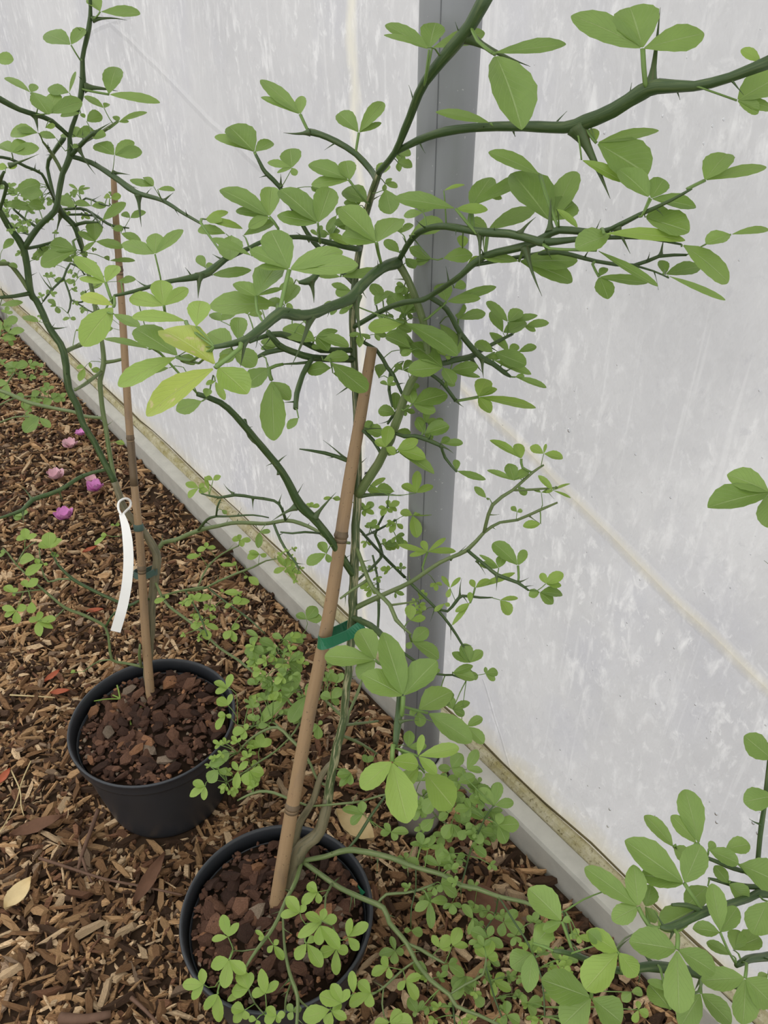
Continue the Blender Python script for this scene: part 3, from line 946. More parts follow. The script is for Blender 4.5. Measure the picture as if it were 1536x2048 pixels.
FRONT = '''
@0 0 1
b k 1.24 1.17 m n : 572,1802,20,1.235 590,1730,28,1.21 606,1692,28,1.20 640,1662,24,1.19 656,1595,20,1.174
b t 1.19 .72 m : 652,1625,19,1.18 655,1600,20,1.175 668,1520,19,1.155 685,1450,17,1.14 697,1340,17,1.115 704,1250,19,1.10 708,1150,19,1.08 712,1050,18,1.06 716,950,17,1.04 714,850,15,1.02 708,700,15,1.0 706,620,15,.98 712,540,14,.965 728,450,14,.94 745,385,15,.91 758,345,14,.88
b g .88 .69 j m : 756,350,14,.88 790,305,13,.84 820,235,16,.80 850,165,20,.76 900,100,26,.73 940,50,28,.71 980,-20,30,.69
b k 1.21 1.16 n : 603,1722,16,1.21 590,1690,18,1.21 597,1650,16,1.20 627,1600,14,1.18 642,1550,13,1.165 666,1522,10,1.155
b p 1.04 .88 j : 720,988,20,1.045 765,912,18,1.01 791,850,18,.98 810,797,17,.96 822,765,16,.95 850,720,15,.93 855,690,15,.93 845,640,15,.92 835,605,15,.91 815,560,15,.90 795,525,17,.89
b g 1.08 .85 j : 705,1140,16 640,1050,16 600,1010,20 575,960,16 550,925,14 500,865,14 470,830,13 440,805,12 395,788,10
b g 1.0 .93 j : 520,905,9 500,872,10 489,841,9
b g 1.1 .86 j n : 708,1232,13,1.10 755,1262,13,1.02 795,1325,14,.93 800,1400,15,.88 795,1450,16,.86 790,1495,9,.85
@400 100 3.84
b g .92 .93 j : 1345,1040,45 1310,920,50 1200,800,48 1050,705,46 920,650,50 840,630,52
t : 840,632 640,635 44
b g 1.0 .93 j : 1190,1842,50 1040,1652,40 870,1472,38 780,1332,34 700,1200,32 610,1050,34 520,960,36 480,910,32 428,800,20
t : 830,1450 740,1400 34
t : 625,1040 620,950 30
@400 400 3.84
b g .89 .64 j : 1520,440,90,.885 1400,520,80,.85 1280,620,80,.82 1150,760,85,.79 1000,820,75,.77 850,880,80,.74 720,880,88,.72 610,870,92,.705 500,960,74,.69 400,1040,68,.675 300,1090,52,.665 110,1130,34,.65
t : 860,890 700,1280 62
t : 340,1080 310,1280 56
t : 1200,760 1240,1080 74
b g .84 .82 n : 960,490,34 900,560,48 850,620,64 760,632,24
t : 850,625 875,790 60
b g .95 .78 j : 1360,440,38 1200,375,45 1000,330,45 830,290,36 690,285,36 500,310,34 380,370,36 200,450,50 60,560,60 -60,595,52 -180,615,36 -300,640,34 -500,700,30 -660,735,22
t : -5,575 -15,755 62
t : 180,470 95,415 30
b g 1.0 .92 j : 1160,1110,45 930,1150,50 800,1090,50 620,1030,50 500,1045,35 380,1090,28
b g 1.0 .92 j : 1160,1250,60 1000,1220,55 860,1210,55 720,1170,52 600,1110,50 520,1010,40
b g .95 .93 j : 610,1150,40 520,1170,40 425,1215,22
b g .96 .9 j : 845,1220,44 790,1340,44 745,1480,44 735,1600,40
b g .96 .95 j : 830,1240,24 740,1255,20 640,1260,12
t : 1150,1430 1045,1500 26
@768 400 2
b g .97 .64 j : -90,500,20,.965 0,440,22,.94 80,410,22,.90 155,400,22,.88 205,370,22,.87 260,335,22,.83 310,300,26,.80 400,225,30,.78 560,185,32,.75 640,150,34,.74 700,120,32,.73 860,130,26,.71 940,100,22,.69 1020,60,18,.68 1150,0,14,.66 1230,-45,10,.65
b g .80 .69 j : 380,268,16 560,225,18 700,210,18 850,245,16 1000,262,16 1100,225,15 1210,220,10
b g .70 .69 j : 1000,262,10 1080,285,8 1140,312,4
t : 1110,225 1120,150 20
t : 570,195 632,385 32
t : 930,120 985,215 26
t : 665,125 668,-10 34
b g .88 .67 j : 60,200,22,.885 115,150,24,.85 170,115,26,.82 250,105,28,.79 380,128,32,.77 500,135,34,.75 600,160,32,.73 640,170,34,.72 760,158,24,.71 900,150,18,.70 1050,152,14,.69 1190,178,8,.68
t : 385,130 380,270 28
t : 535,130 608,68 26
t : 640,165 670,235 24
t : 408,140 400,205 16
@700 600 3.84
b g .90 .98 j : 640,-10,40 740,70,42 850,260,45 950,380,45 1020,450,50 1100,490,40 1190,560,35 1235,590,18
t : 845,270 825,355 42
t : 1015,455 1026,600 42
t : 1190,545 1250,522 26
b g .94 .99 j : 590,500,38 700,490,42 800,460,45 920,440,50 1000,390,35 1130,320,30 1250,260,22
t : 705,490 685,388 36
t : 930,445 1020,560 36
b g .95 .97 j : 560,560,30 610,565,28 700,630,30 760,700,30 810,770,28
t : 810,768 872,822 26
b g 1.0 .97 j : 40,330,30 200,380,30 290,520,32 330,570,32 400,720,24
b g 1.0 .97 j : 305,560,22 300,690,26 325,820,14
b g .98 .95 j : 330,1050,25 420,1048,32 500,1045,35 600,1075,35 700,1120,30
t : 690,1115 795,1178 30
b g .97 .96 j : 680,1125,24 730,1210,24 820,1320,16
b g 1.02 1.0 j : 250,1180,26 180,1080,28 100,1000,30
t : 100,1502 410,1505 34
t : 110,990 270,990 26
b g 1.01 .99 j : 370,820,20 330,890,26 290,950,18
@768 0 2
b g .85 .60 j : 50,635,24,.85 140,560,30,.82 250,525,36,.79 400,508,34,.77 560,505,40,.74 720,510,46,.71 800,490,60,.70 920,440,56,.675 1030,370,66,.655 1100,345,58,.645 1240,345,40,.63 1380,310,40,.615 1560,240,56,.60
t : 785,515 905,795 64
t : 1070,345 1105,30 42
t : 515,495 525,548 26
t : 345,140 585,266 46
@600 850 2
b p 1.09 .98 j : 230,745,24 330,680,20 440,630,18 560,550,16 670,500,18 735,430,14 800,390,12 870,380,12 960,340,12 1030,310,8
b p 1.0 .98 j : 735,425,14 770,320,16 850,260,13 930,190,12 975,160,8
b p .99 .97 j : 850,265,10 930,258,10 1030,250,7
b g 1.0 .98 j : 670,520,14 740,560,14 790,600,16 870,630,14 915,662,8
t : 785,602 785,662 13
t : 875,628 915,611 12
t : 600,540 665,482 14
t : 700,545 742,598 10
b p 1.07 .98 j : 225,470,16 260,580,18 290,650,18 360,720,18 385,780,18 445,838,8
b p 1.04 1.03 j : 265,615,12 210,660,12 160,695,8
b p 1.02 1.02 j : 380,720,10 470,705,6
b g 1.05 1.07 j : 455,640,12 540,730,12 600,800,12 650,880,10 670,930,7
b g 1.06 1.05 j : 545,735,9 590,745,12 625,705,14 650,683,12 720,690,10 770,690,5
t : 642,688 647,612 13
t : 605,800 603,860 8
b g 1.2 1.15 j : 220,640,10 330,520,13 300,440,11 350,330,9
b g 1.15 1.2 j : 230,395,11 330,520,13 420,610,12
b g 1.18 1.15 j : 235,450,9 310,420,10 385,380,8
b g 1.18 1.18 n : 310,830,9 315,720,12 308,600,10 290,520,8
b g 1.08 1.1 j : 230,760,14 290,810,14 360,870,12 440,930,12 545,995,10 610,1000,9 665,1022,6
t : 235,285 412,284 16
b g 1.03 1.0 j : 228,160,14 190,142,18 100,112,16 -2,96,5
t : 185,140 92,60 14
@350 900 3.84
t : 790,200 748,28 32
t : 770,130 857,38 34
t : 1085,520 1238,325 50
t : 905,450 738,548 46
@650 1550 3.413
b p 1.21 1.05 j : -140,590,30 0,555,34 150,515,40 250,520,40 450,565,38 620,630,34 800,680,32 930,755,32 1040,775,34 1180,830,28 1370,870,26 1536,940,20 1640,930,14
b p 1.21 1.02 j : -140,600,34 0,700,36 100,770,36 250,840,36 400,910,38 440,1010,34 560,1150,32 620,1270,30 720,1400,30 850,1500,28 900,1580,26 1050,1640,24 1220,1720,20
b p 1.16 1.15 j : 340,855,16 420,815,20 550,805,18 650,780,18 750,740,12
b p 1.12 1.1 j : 575,1158,24 650,1190,26 730,1240,24 815,1285,14
b p 1.08 1.06 j : 850,1495,14 960,1430,16 1080,1360,18 1100,1250,12
b p 1.1 1.08 j : 640,1305,14 530,1330,16 400,1450,18 320,1500,12
b p 1.08 1.06 j : 385,1460,12 390,1560,12 405,1650,10
b g 1.19 1.2 j : 130,515,18 220,430,22 300,300,22 370,200,20 440,110,16
b p 1.15 1.2 j : -100,210,16 60,200,16 250,180,16 380,140,14 620,120,12 760,280,12 900,380,12 1060,440,10
b g 1.14 1.12 j : 1195,840,12 1160,950,12 1090,1060,10
b g 1.1 1.05 j : 880,1540,14 880,1640,14 890,1750,12
b g 1.1 1.05 j : 1140,1340,12 1160,1530,14 1210,1660,14
b g 1.15 1.15 j : 620,660,10 620,780,10 590,900,10 585,1030,8
b g 1.15 1.1 j : 930,740,12 960,640,12 1000,500,14 1090,300,14 1150,210,10
b g 1.1 1.02 j : 1180,830,12 1290,1000,14 1400,1180,14 1480,1400,12 1500,1650,12
t : 345,585 350,692 14
t : 172,845 165,940 12
t : 930,765 936,852 14
t : 60,738 100,700 14
@340 1700 3.657
b p 1.195 1.070 j : 975,90,34 920,230,32 850,360,28 790,500,30 720,620,30 640,720,28 555,855,18
b p 1.155 1.010 j : 815,470,16 835,650,20 850,800,24 890,950,28 935,1080,30 925,1300,22
b p 1.145 1.090 j : 1190,240,20 1140,340,16 1135,430,14 1115,510,10
b p 1.125 1.080 j : 600,725,10 530,740,10 450,740,8 440,800,6
b p 1.085 1.030 j : 930,1090,16 1020,1160,16 1180,1170,12
b p 1.115 1.050 j : 880,990,12 850,1080,16 840,1200,12
b p 1.105 1.050 j : 1250,650,8 1190,560,8 1110,520,8
b p 1.125 1.050 j : 560,860,14 570,1000,14 620,1120,12 690,1200,10
t : 815,452 735,472 14
t : 865,945 785,1040 20
t : 1320,330 1312,455 18
t : 1195,245 1240,198 14
@350 1200 3.84
b p 1.16 1.3 j : 1240,880,24 1120,740,22
b p 1.15 1.28 j : 1310,1020,26 1420,1100,24 1550,1180,18
b p 1.16 1.28 j : 1310,990,26 1400,950,22 1560,930,16
b p 1.17 1.25 j : 1150,1400,22 1100,1390,22 1040,1260,22 970,1150,24 880,1060,26 790,980,26 690,1000,20 560,1080,18 480,1180,12
b p 1.24 1.26 j : 800,985,16 750,940,16 600,970,14 480,960,10
b p 1.24 1.25 j : 870,1090,14 760,1170,16 650,1240,16 520,1330,12 400,1400,10
b p 1.22 1.3 j : 900,1060,16 960,940,16 990,760,14 900,560,12 780,380,12
b p 1.19 1.22 j : 1000,1570,18 880,1530,22 760,1480,24 650,1470,24 560,1500,20 480,1540,12
b p 1.16 1.2 j : 1310,960,22 1340,860,20 1400,720,24 1440,600,14
# ---- leaves, upper middle
@400 100 3.84
l .93 d 770,495 822,605 : 460,205,115 465,345,50 775,345,90
l .92 m 1220,635 1198,770 : 1062,475,130 1410,390,110 1395,552,45
l .95 d 420,785 440,830 : 108,635,70 225,585,185 555,690,90
l .93 m 708,905 640,1030 : 690,755,190 515,855,55 590,935,30 735,962,70
l .90 p 1140,995 1270,1165 : 830,860,110
l .90 d 1150,1000 1270,1165 : 1120,850,150 850,1015,85
l .92 p 1290,1165 1300,1180 : 1095,1065,170
l .92 m 1350,960 : 1450,880,90
l .88 p 532,1280 600,1370 : 158,1042,150 550,1052,165 270,1210,85 370,1358,80
l .84 p 905,1330 925,1480 : 620,1052,180 1000,1060,200 592,1265,110
l .82 p 1355,1480 1370,1560 : 1082,1195,190 1525,1275,190 1088,1420,130
l .92 l 40,1300 5,1325 : 215,1235,55 170,1315,70 325,1355,60
l .90 p 200,1412 : -20,1365,75
l .90 m 330,1425 : 570,1315,90
l .92 m 1050,1270 1090,1250 : 970,1380,50 1100,1190,60
l .93 d 850,1050 : 910,1090,50 990,1065,60
l .92 l 1150,1500 : 1000,1415,70
@400 400 3.84
l .72 p 685,535 612,845 : 540,222,255 1090,362,140 1210,482,150 388,365,110 450,500,60
l .82 m 430,740 440,860 : 262,640,160 600,470,200 622,670,40
l .76 m 600,800 600,840 : 65,800,175
l .84 m 650,805 640,840 : 750,650,110 512,772,80
l .86 p 240,270 330,400 : 235,460,230
l .80 m 400,430 : 88,290,60
l .90 m 40,520 : -20,420,70 100,490,70
l .90 p 90,575 20,560 : 395,540,75
l .80 d 300,1085 : 300,890,140
l .80 d 245,1130 : 60,1010,180 190,1250,150
l .78 d 250,1150 : 430,1262,160
l .86 d 518,1295 505,1210 : 368,1402,140
l .95 m 890,1085 : 640,970,150
l .95 m 890,1050 : 1055,990,60 1145,1105,85 990,1150,100
l .95 m 1010,1290 : 820,1300,110
l .93 m 1000,1243 : 1282,1470,150
l .95 m 945,1232 : 1142,1190,90
l .96 d 1020,1330 : 1130,1360,60
l .90 d 1080,590 : 895,575,60 1415,540,70
l .90 m 1080,560 : 1210,480,90
l .92 m 1160,695 : 1010,640,50 1040,715,85
l .97 m 590,1130 : 470,1080,70 465,1130,50
l .95 m 160,930 : 85,870,90 275,850,110
l .94 m 370,880 : 340,830,50 480,870,60
l .95 m 1400,760 : 1320,640,90 1480,700,90
@200 500 3.84
l .95 d 1300,905 1270,830 : 1140,1040,130
l .94 d 1318,1000 1300,910 : 1335,1452,205 
l .94 m 1320,1010 1300,910 : 1462,1140,110
l .86 d 1525,1290 : 1440,1375,60
l .78 l 490,430 500,480 : 462,212,160 672,285,95 225,358,120
l .70 l 660,545 690,600 : 238,490,95
l .66 l 740,590 850,700 : 770,375,185
l .65 y 890,885 1075,755 : 485,570,270
l .64 y 885,905 1075,755 : 318,1240,215
l .64 l 905,900 1075,755 : 1135,1090,200
l .66 l 900,895 1075,755 : 1000,800,60
l .74 p 600,815 760,870 : 270,595,195
l .72 l 590,822 700,850 : 122,1022,160
l .74 m 600,815 : 725,870,130
l .75 m 100,490 40,460 : 305,590,85
l .82 m 785,1160 800,1150 : 585,1235,110
l .84 m 815,1130 : 835,1062,100
l .86 l 885,1010 870,960 : 958,1152,60 812,1030,40
l .84 m 530,905 640,900 : 370,935,45
l .82 d 380,720 : 270,650,90
l .80 m 380,760 460,790 : 20,655,50
@0 300 3.84
l .80 m 1190,800 1230,968 : 935,700,110 1200,640,130 1400,600,80
l .78 l 812,1020 870,1185 : 575,800,115 905,880,100 610,985,55
l .76 y 870,1195 880,1180 : 612,1100,100
l .76 l 872,1205 880,1180 : 618,1485,195
l .80 m 930,1010 : 1040,985,50
@700 300 3.84
l .77 m 812,450 970,640 : 335,348,125
l .78 l 815,452 970,640 : 1058,458,80
l .78 l 720,312 : 880,257,32
l .82 p 925,440 940,600 : 1080,205,165
l .79 m 925,435 940,600 : 1410,182,90
l .80 l 1040,350 925,435 : 1170,362,50
l .76 p 1460,190 1500,330 : 1070,-5,95
l .84 p 1060,612 1040,780 : 915,528,110 1422,432,115
l .86 d 272,300 200,330 : 315,492,190
l .84 m 460,655 470,680 : 712,550,125
l .90 m 615,840 420,870 : 458,742,90 668,705,80 490,868,60
l .84 m 715,832 620,835 : 942,790,120
l .86 l 865,755 870,620 : 862,655,105
l .84 m 560,482 : 412,492,60 530,420,50 660,410,60
l .88 d 390,640 : 480,562,60 350,560,60
l .89 d 380,790 : 268,688,80
l .89 d 425,830 : 500,905,80
l .88 l 900,880 870,950 : 1000,812,40
l .90 p 742,1165 600,1290 : 695,1015,185 1125,1042,75 1002,1130,65
l .92 d 800,1060 : 890,1030,80
l .94 m 830,1300 830,1340 : 842,1165,105 1042,1240,80
l .94 p 420,1260 420,1300 : 310,1100,130 500,1090,100 612,1180,65
l .86 l 408,1330 60,1205 : 140,1365,115
l .86 m 415,1325 250,1300 : 835,1540,140
l .94 m 190,1190 : 260,1100,90
l .94 m 500,1490 : 360,1480,120 280,1400,100
@700 600 3.84
l .97 d 1215,170 1212,250 : 1050,12,80 1312,70,125 1440,120,55
l .98 p 1175,252 1190,280 : 1088,75,80 1355,170,110
l .98 p 1340,205 1250,260 : 1530,165,60 1428,235,40
l .98 p 1220,400 1210,430 : 1075,245,70 1290,340,100
l .97 p 1110,402 1040,440 : 1352,500,130
l .98 m 1290,400 1210,450 : 1432,357,60
l .96 d 1098,402 1030,440 : 962,322,90
l .97 p 1100,462 : 1398,562,65
l .97 p 1270,592 1235,590 : 1512,662,48 1340,582,40
l .97 m 1050,450 : 1160,430,50
l .96 m 770,545 800,470 : 985,508,95 1000,592,40
l .88 m 715,520 745,645 : 442,540,130 478,322,150 795,645,125
l .92 d 480,385 : 395,420,60 
l .92 m 470,370 480,400 : 280,262,110
l .92 l 730,430 : 770,450,70 680,350,70
l .94 m 690,180 : 840,405,110
l .95 m 480,800 410,850 : 450,688,115 748,712,145 658,855,90
l .98 l 985,745 840,772 : 1050,598,150 1435,812,80 1082,860,100 1130,685,60
l .99 m 350,872 330,890 : 218,840,90
l 1.0 m 345,850 : 352,700,85
l .99 m 220,600 : 250,480,100
l .99 m 415,470 : 335,565,35
l .97 m 570,1030 540,1045 : 512,920,80 762,965,110 640,1060,60
l .96 l 275,1130 290,1180 : 300,958,100 190,1080,65 350,1180,60
l .95 l 360,1150 330,1180 : 522,1072,90 582,1202,100
l .96 p 370,1168 300,1190 : 656,1310,90
l 1.0 m 110,990 : 250,1020,110 170,930,60
l .99 p 350,1012 : 468,1010,50
l .97 m 820,1312 : 815,1222,60 1042,1380,55
l .97 p 700,1100 : 868,1095,60 760,1050,60
l 1.02 l 510,1482 300,1500 : 515,1303,75 398,1418,60 636,1420,65
l 1.05 m 340,1470 300,1490 : 205,1450,90
l 1.05 l 130,1460 : 220,1470,60 270,1360,40
@768 0 2
l .73 d 180,198 162,335 : 5,92,55 205,75,90
l .73 m 192,192 165,330 : 408,120,60
l .72 d 175,190 : 0,122,28
l .69 m 435,212 375,165 : 728,178,55
l .69 m 445,218 375,165 : 560,490,145
l .76 m 425,492 440,505 : 208,438,38
l .64 d 1035,195 1045,335 : 748,40,95 985,20,165 1285,125,95
l .62 d 1412,402 1265,350 : 1580,305,115 1560,425,50 1500,450,50
l .61 l 1510,250 : 1430,195,40
l .70 m 850,572 820,535 : 1102,512,42
l .70 d 850,572 820,535 : 1058,695,165
l .70 l 848,568 : 830,512,45
l .67 d 1062,790 1030,865 : 942,668,90
l .67 m 1068,795 1030,865 : 1120,712,80 1252,822,60
l .66 m 1282,722 1215,755 : 1372,608,110 1545,650,48
l .68 p 1045,870 : 1222,925,110 1150,850,70
l .67 l 880,935 : 1215,938,48
l .68 d 905,940 : 768,985,100
l .76 d 665,885 : 515,688,135 762,808,100
l .76 p 668,880 : 762,685,105
l .70 l 690,835 : 775,905,28
l .67 d 1388,938 1300,970 : 1292,968,75 1550,908,32
l .70 l 790,640 : 960,720,40
@768 400 2
l .77 p 540,245 555,200 : 392,220,42 775,240,75 762,312,75
@1100 100 3.523
l .68 p 930,1370 : 1282,1615,155
l .69 m 330,1410 0,1400 : 760,1665,65
l .71 m 812,1582 : 1062,1515,105 782,1480,75
l .69 m 830,1590 : 1242,1755,45
l .73 m 345,1598 300,1510 : 415,1745,160 688,1640,70 395,1530,60
@0 0 1
a .90 .97 md : 620 300 800 480 10 26
a .92 1.0 md : 480 560 860 700 14 26
a .94 1.0 m : 760 640 900 900 10 26
@600 850 2
l 1.03 l 450,362 : 402,345,40 542,347,32 470,448,52 522,320,24
l 1.08 l 510,508 490,570 : 392,478,26 488,462,30 582,450,22 624,500,24 438,522,22
l .98 l 885,135 890,170 : 765,52,30 868,72,48
l .97 l 975,115 965,160 : 922,85,34 984,75,14 1052,132,40
l .98 m 855,222 : 752,175,24 835,152,48 912,180,40
l .99 m 745,292 : 698,246,30 755,300,20
l .97 l 1012,262 : 955,200,24 1080,228,12 1085,288,10 985,270,14
l .98 m 965,270 970,320 : 930,255,14 1000,262,16
l .98 d 868,348 865,380 : 845,326,20 890,342,24
l .98 l 962,395 : 892,405,32
l .99 m 872,562 875,610 : 775,465,66 902,500,40
l 1.0 m 795,572 790,600 : 720,555,32 810,520,40 720,515,18
l .98 l 983,635 950,662 : 965,592,30 1052,592,48 1045,642,30
l .98 m 958,670 : 1052,672,42 1015,712,46 915,682,32
l 1.04 l 600,652 620,700 : 568,602,20 642,610,20 590,690,22
l 1.04 l 700,652 690,688 : 682,618,26 762,620,30 860,592,24
l 1.03 l 680,712 690,688 : 622,748,28 608,798,20 680,668,24
l 1.02 l 800,700 765,690 : 842,758,48 872,690,18
l 1.05 l 578,715 : 538,745,20 600,722,20
l 1.05 l 442,782 : 442,718,46 502,770,28
l 1.06 m 610,992 : 692,962,32 700,1012,44
l 1.06 m 742,995 665,1010 : 742,968,15 792,985,36 780,1022,24
l 1.1 m 690,985 : 705,1020,40 640,975,30
l 1.08 m 870,245 : 905,280,30
a 1.1 1.2 ml : 245 270 390 500 12 42
a 1.1 1.2 ml : 250 500 420 700 8 34
a 1.12 1.2 l : 400 600 560 800 8 34
@350 900 3.84
l 1.02 m 1162,795 1190,740 : 1010,872,90 1112,705,80 1190,862,80
l 1.2 m 1010,1302 1000,1390 : 930,1258,60 1085,1200,95 1132,1290,70
l 1.1 l 1050,440 : 1000,420,40 1110,425,36 1050,400,40
l 1.1 l 1210,370 : 1140,375,30 1270,380,40
l 1.1 m 1470,460 : 1400,420,60 1520,400,80 1440,500,60
@650 1200 3.84
l .86 m 600,738 590,890 : 450,248,205 855,458,195 288,560,175
l .92 m 388,462 440,500 : -5,425,175 262,228,175 250,592,165
l .92 m 715,845 610,820 : 972,690,190
l .90 p 790,868 610,820 : 1132,1082,165
l .94 p 715,855 610,825 : 648,870,95 740,972,150
l .84 l 515,1240 522,1110 : 275,1445,175 718,1255,140 632,1715,235
l .85 l 715,1200 590,1150 : 748,1033,62 1030,1135,110 858,1335,90
l .86 l 720,1290 600,1180 : 600,1415,125
l .87 l 765,1325 640,1190 : 985,1590,235
t : 580,920 718,926 38
l 1.05 m 665,320 650,270 : 790,218,110 885,435,105 630,372,85
l 1.06 m 1113,482 1050,370 : 1060,335,105 978,400,70 1208,388,82
l 1.1 m 1092,972 1050,920 : 1208,902,75 1220,1100,92
l 1.1 m 982,842 : 1112,780,60 1072,882,70 948,740,85
l 1.12 m 1090,1300 1060,1340 : 1172,1150,85 1212,1308,55
l 1.12 m 970,1292 : 1050,1180,115 870,1290,75 1080,1345,85
l 1.12 m 1020,1402 : 1152,1350,80 958,1442,80
l 1.1 m 640,1130 : 650,1000,85 780,1120,70
l 1.12 m 1290,1530 : 1332,1398,75 1180,1420,85
l 1.15 m 330,1250 380,1200 : 290,1190,70 370,1200,60
l 1.15 m 200,1330 : 90,1340,70 190,1420,60 110,1430,60
l 1.02 d 850,560 : 880,530,40
l .98 m 870,760 : 990,720,100 960,800,90
l 1.0 m 880,960 : 910,995,40
@650 1550 3.413
l 1.1 m 1157,207 : 1187,48,85 1287,182,72 1055,90,95
l 1.1 m 1182,342 : 1200,260,85 1325,335,115 1242,465,115
l 1.14 m 260,265 350,362 : 118,222,62 250,178,62 172,332,58
l 1.14 m 450,388 380,360 : 378,402,50 408,328,42 492,442,62 572,385,50
l 1.1 m 750,145 : 675,262,92
l 1.12 m 745,300 : 660,372,82
l 1.12 m 842,262 : 778,302,85 850,215,62
l 1.12 m 930,232 : 952,292,42 1087,285,72 900,200,60
l 1.12 m 868,332 : 808,432,105 912,422,85
l 1.12 m 960,372 : 1042,432,85 918,442,62 1000,330,72
l 1.12 m 1060,382 : 1152,402,72 1048,472,95
l 1.12 m 1000,482 : 1102,552,62 1035,465,60
l 1.14 m 900,562 : 955,540,62 930,615,52 858,552,52
l 1.14 l 632,482 600,500 : 722,490,52
l 1.14 m 780,622 775,690 : 792,463,72 675,560,62 872,585,52
l 1.14 m 790,742 : 872,690,72 905,822,82 780,802,52
l 1.16 m 545,572 : 488,570,52 560,528,52 642,612,64 545,642,42
l 1.15 m 715,862 680,790 : 612,922,62 838,850,68 727,1052,62
l 1.12 m 1012,982 1090,1030 : 938,883,62 980,1090,40
l 1.1 m 1112,1112 1090,1060 : 998,1060,85 1142,1030,52 1220,1170,60
l 1.08 l 1100,1242 1080,1350 : 1025,1180,85 1142,1128,75 1182,1240,85
l 1.12 m 1220,1002 1165,980 : 1315,928,72 1200,1102,62 1362,1072,85
l 1.12 m 1160,970 : 1100,970,40 1200,970,50
l 1.12 l 780,1180 730,1235 : 732,1093,48 855,1100,78 860,1180,40
l 1.12 l 868,1165 830,1262 : 922,1042,85 978,1165,48
l 1.16 m 588,1062 : 540,1060,42 668,1082,85
l 1.12 m 840,1292 : 802,1342,52 902,1258,42 952,1368,72
l 1.08 l 432,1310 525,1330 : 388,1240,58 316,1360,62 442,1392,48
l 1.08 l 550,1400 535,1340 : 655,1370,58 498,1466,48 638,1532,78
l 1.1 l 1155,1410 1085,1362 : 1222,1350,52 1150,1517,52 1272,1470,62
l 1.12 m 960,1372 : 868,1452,95 1005,1442,72 880,1530,80
l 1.12 m 1020,1500 : 1080,1580,80 940,1430,60
l 1.08 m 632,1622 : 568,1520,72 672,1540,42 598,1642,52
l 1.05 l 440,1690 405,1650 : 522,1610,85 338,1692,62 600,1695,125
l 1.15 m 480,1200 : 368,1222,62 450,1100,42 540,1212,52 470,1292,62
l 1.1 m 700,1340 : 640,1350,90 600,1290,70
l 1.05 m 1240,1640 : 1240,1540,85 1210,1700,90 1330,1690,70
l 1.05 m 1380,1560 : 1340,1500,95 1440,1640,60 1480,1540,80
@1086 1550 3.413
l 1.05 l 242,1100 : 215,1048,52 332,1122,46 250,1152,46
l 1.05 m 122,1252 : 58,1200,62 152,1302,52 242,1270,42
l 1.05 m 40,1100 : 82,1122,72 -10,1180,72
l 1.04 m 602,1482 : 682,1480,62 540,1542,62
l 1.04 l 652,1602 : 722,1642,82 650,1543,42 618,1692,52
a 1.0 1.12 lm : -150 1050 420 1720 24 62
a 1.06 1.14 ml : -800 1300 -150 1720 18 64
a 1.0 1.1 lm : 0 1250 480 1720 16 66
@650 1550 3.413
a 1.1 1.22 m : 620 20 1180 470 44 92
a 1.1 1.2 m : 560 300 1150 900 14 84
a 1.05 1.2 m : 1000 850 1480 1400 16 88
@340 1700 3.657
l 1.100 l 425,636 460,720 : 383,473,82 502,533,56 303,652,52
l 1.100 l 690,632 720,640 : 625,588,32 648,655,40
l 1.100 l 757,695 720,640 : 795,660,52 713,748,42 832,802,62
l 1.090 l 950,460 990,540 : 855,340,85 807,475,62 992,400,52
l 1.100 l 1080,308 1170,290 : 1005,248,82 958,388,68 1092,392,52
l 1.070 l 1112,520 1120,500 : 988,470,72 1222,500,78 1130,425,56 932,638,72
l 1.060 l 1097,550 1110,520 : 1090,697,78 1242,718,92
l 1.080 l 1000,682 990,640 : 918,802,78 1112,855,92 1060,640,52
l 1.080 l 1215,722 : 1098,762,82 1304,742,78 1215,918,72
l 1.070 l 1300,636 1250,660 : 1322,498,62 1450,538,78 1382,732,68
l 1.070 l 432,802 460,740 : 298,852,85 398,1012,98 552,902,85
l 1.050 l 247,985 330,1000 : 230,868,62 87,982,78 158,1092,62
l 1.050 l 350,1052 360,990 : 242,1165,68 355,1268,82
l 1.060 l 575,1020 : 592,893,62 450,1032,105 500,880,95 410,1095,52
l 1.050 l 697,1052 705,1150 : 668,868,75 792,963,64 598,1040,72
l 1.050 l 545,1172 612,1130 : 447,1152,82 458,1262,64 562,1242,54
l 1.040 l 780,1212 700,1210 : 708,1150,64 842,1200,72 688,1252,72 802,1265,64
l 1.040 l 632,1242 : 575,1230,64 650,1290,60
l 1.040 m 900,1182 : 858,1128,82 962,1158,64 868,1242,72
l 1.020 l 1172,1167 : 968,1232,115
l 1.020 l 1182,1182 : 1150,1290,95 1252,1118,62 1292,1232,64
l 1.020 l 1257,1120 : 1092,1062,105 1188,978,85 1312,1020,64
l 1.030 l 1342,1050 1280,1100 : 1330,888,72
l 1.030 l 1470,1047 1536,1030 : 1378,960,82 1303,1132,82 1452,1152,95
@350 1200 3.84
l 1.28 m 772,360 830,400 : 648,300,75 548,412,75 742,432,62
l 1.28 m 640,280 : 548,232,48 578,335,70
l 1.28 m 830,300 : 748,260,52 942,272,52 860,350,60
l 1.27 m 982,332 : 918,240,64 848,290,42
l 1.27 m 872,470 850,440 : 738,482,52 982,402,62 972,552,82
l 1.26 l 402,682 470,720 : 302,620,54 432,568,64 308,712,48
l 1.27 l 720,682 650,650 : 832,620,52 722,588,42 765,702,42
l 1.27 m 622,652 : 558,610,54 642,568,54
l 1.26 l 622,722 : 598,762,52 692,752,44
l 1.25 m 870,762 890,800 : 922,520,135 775,722,75 645,935,100
l 1.24 m 1002,740 : 880,935,115 1052,640,64
l 1.26 m 600,360 : 680,400,60 640,480,40
l 1.25 l 410,810 480,900 : 320,762,95 432,720,44
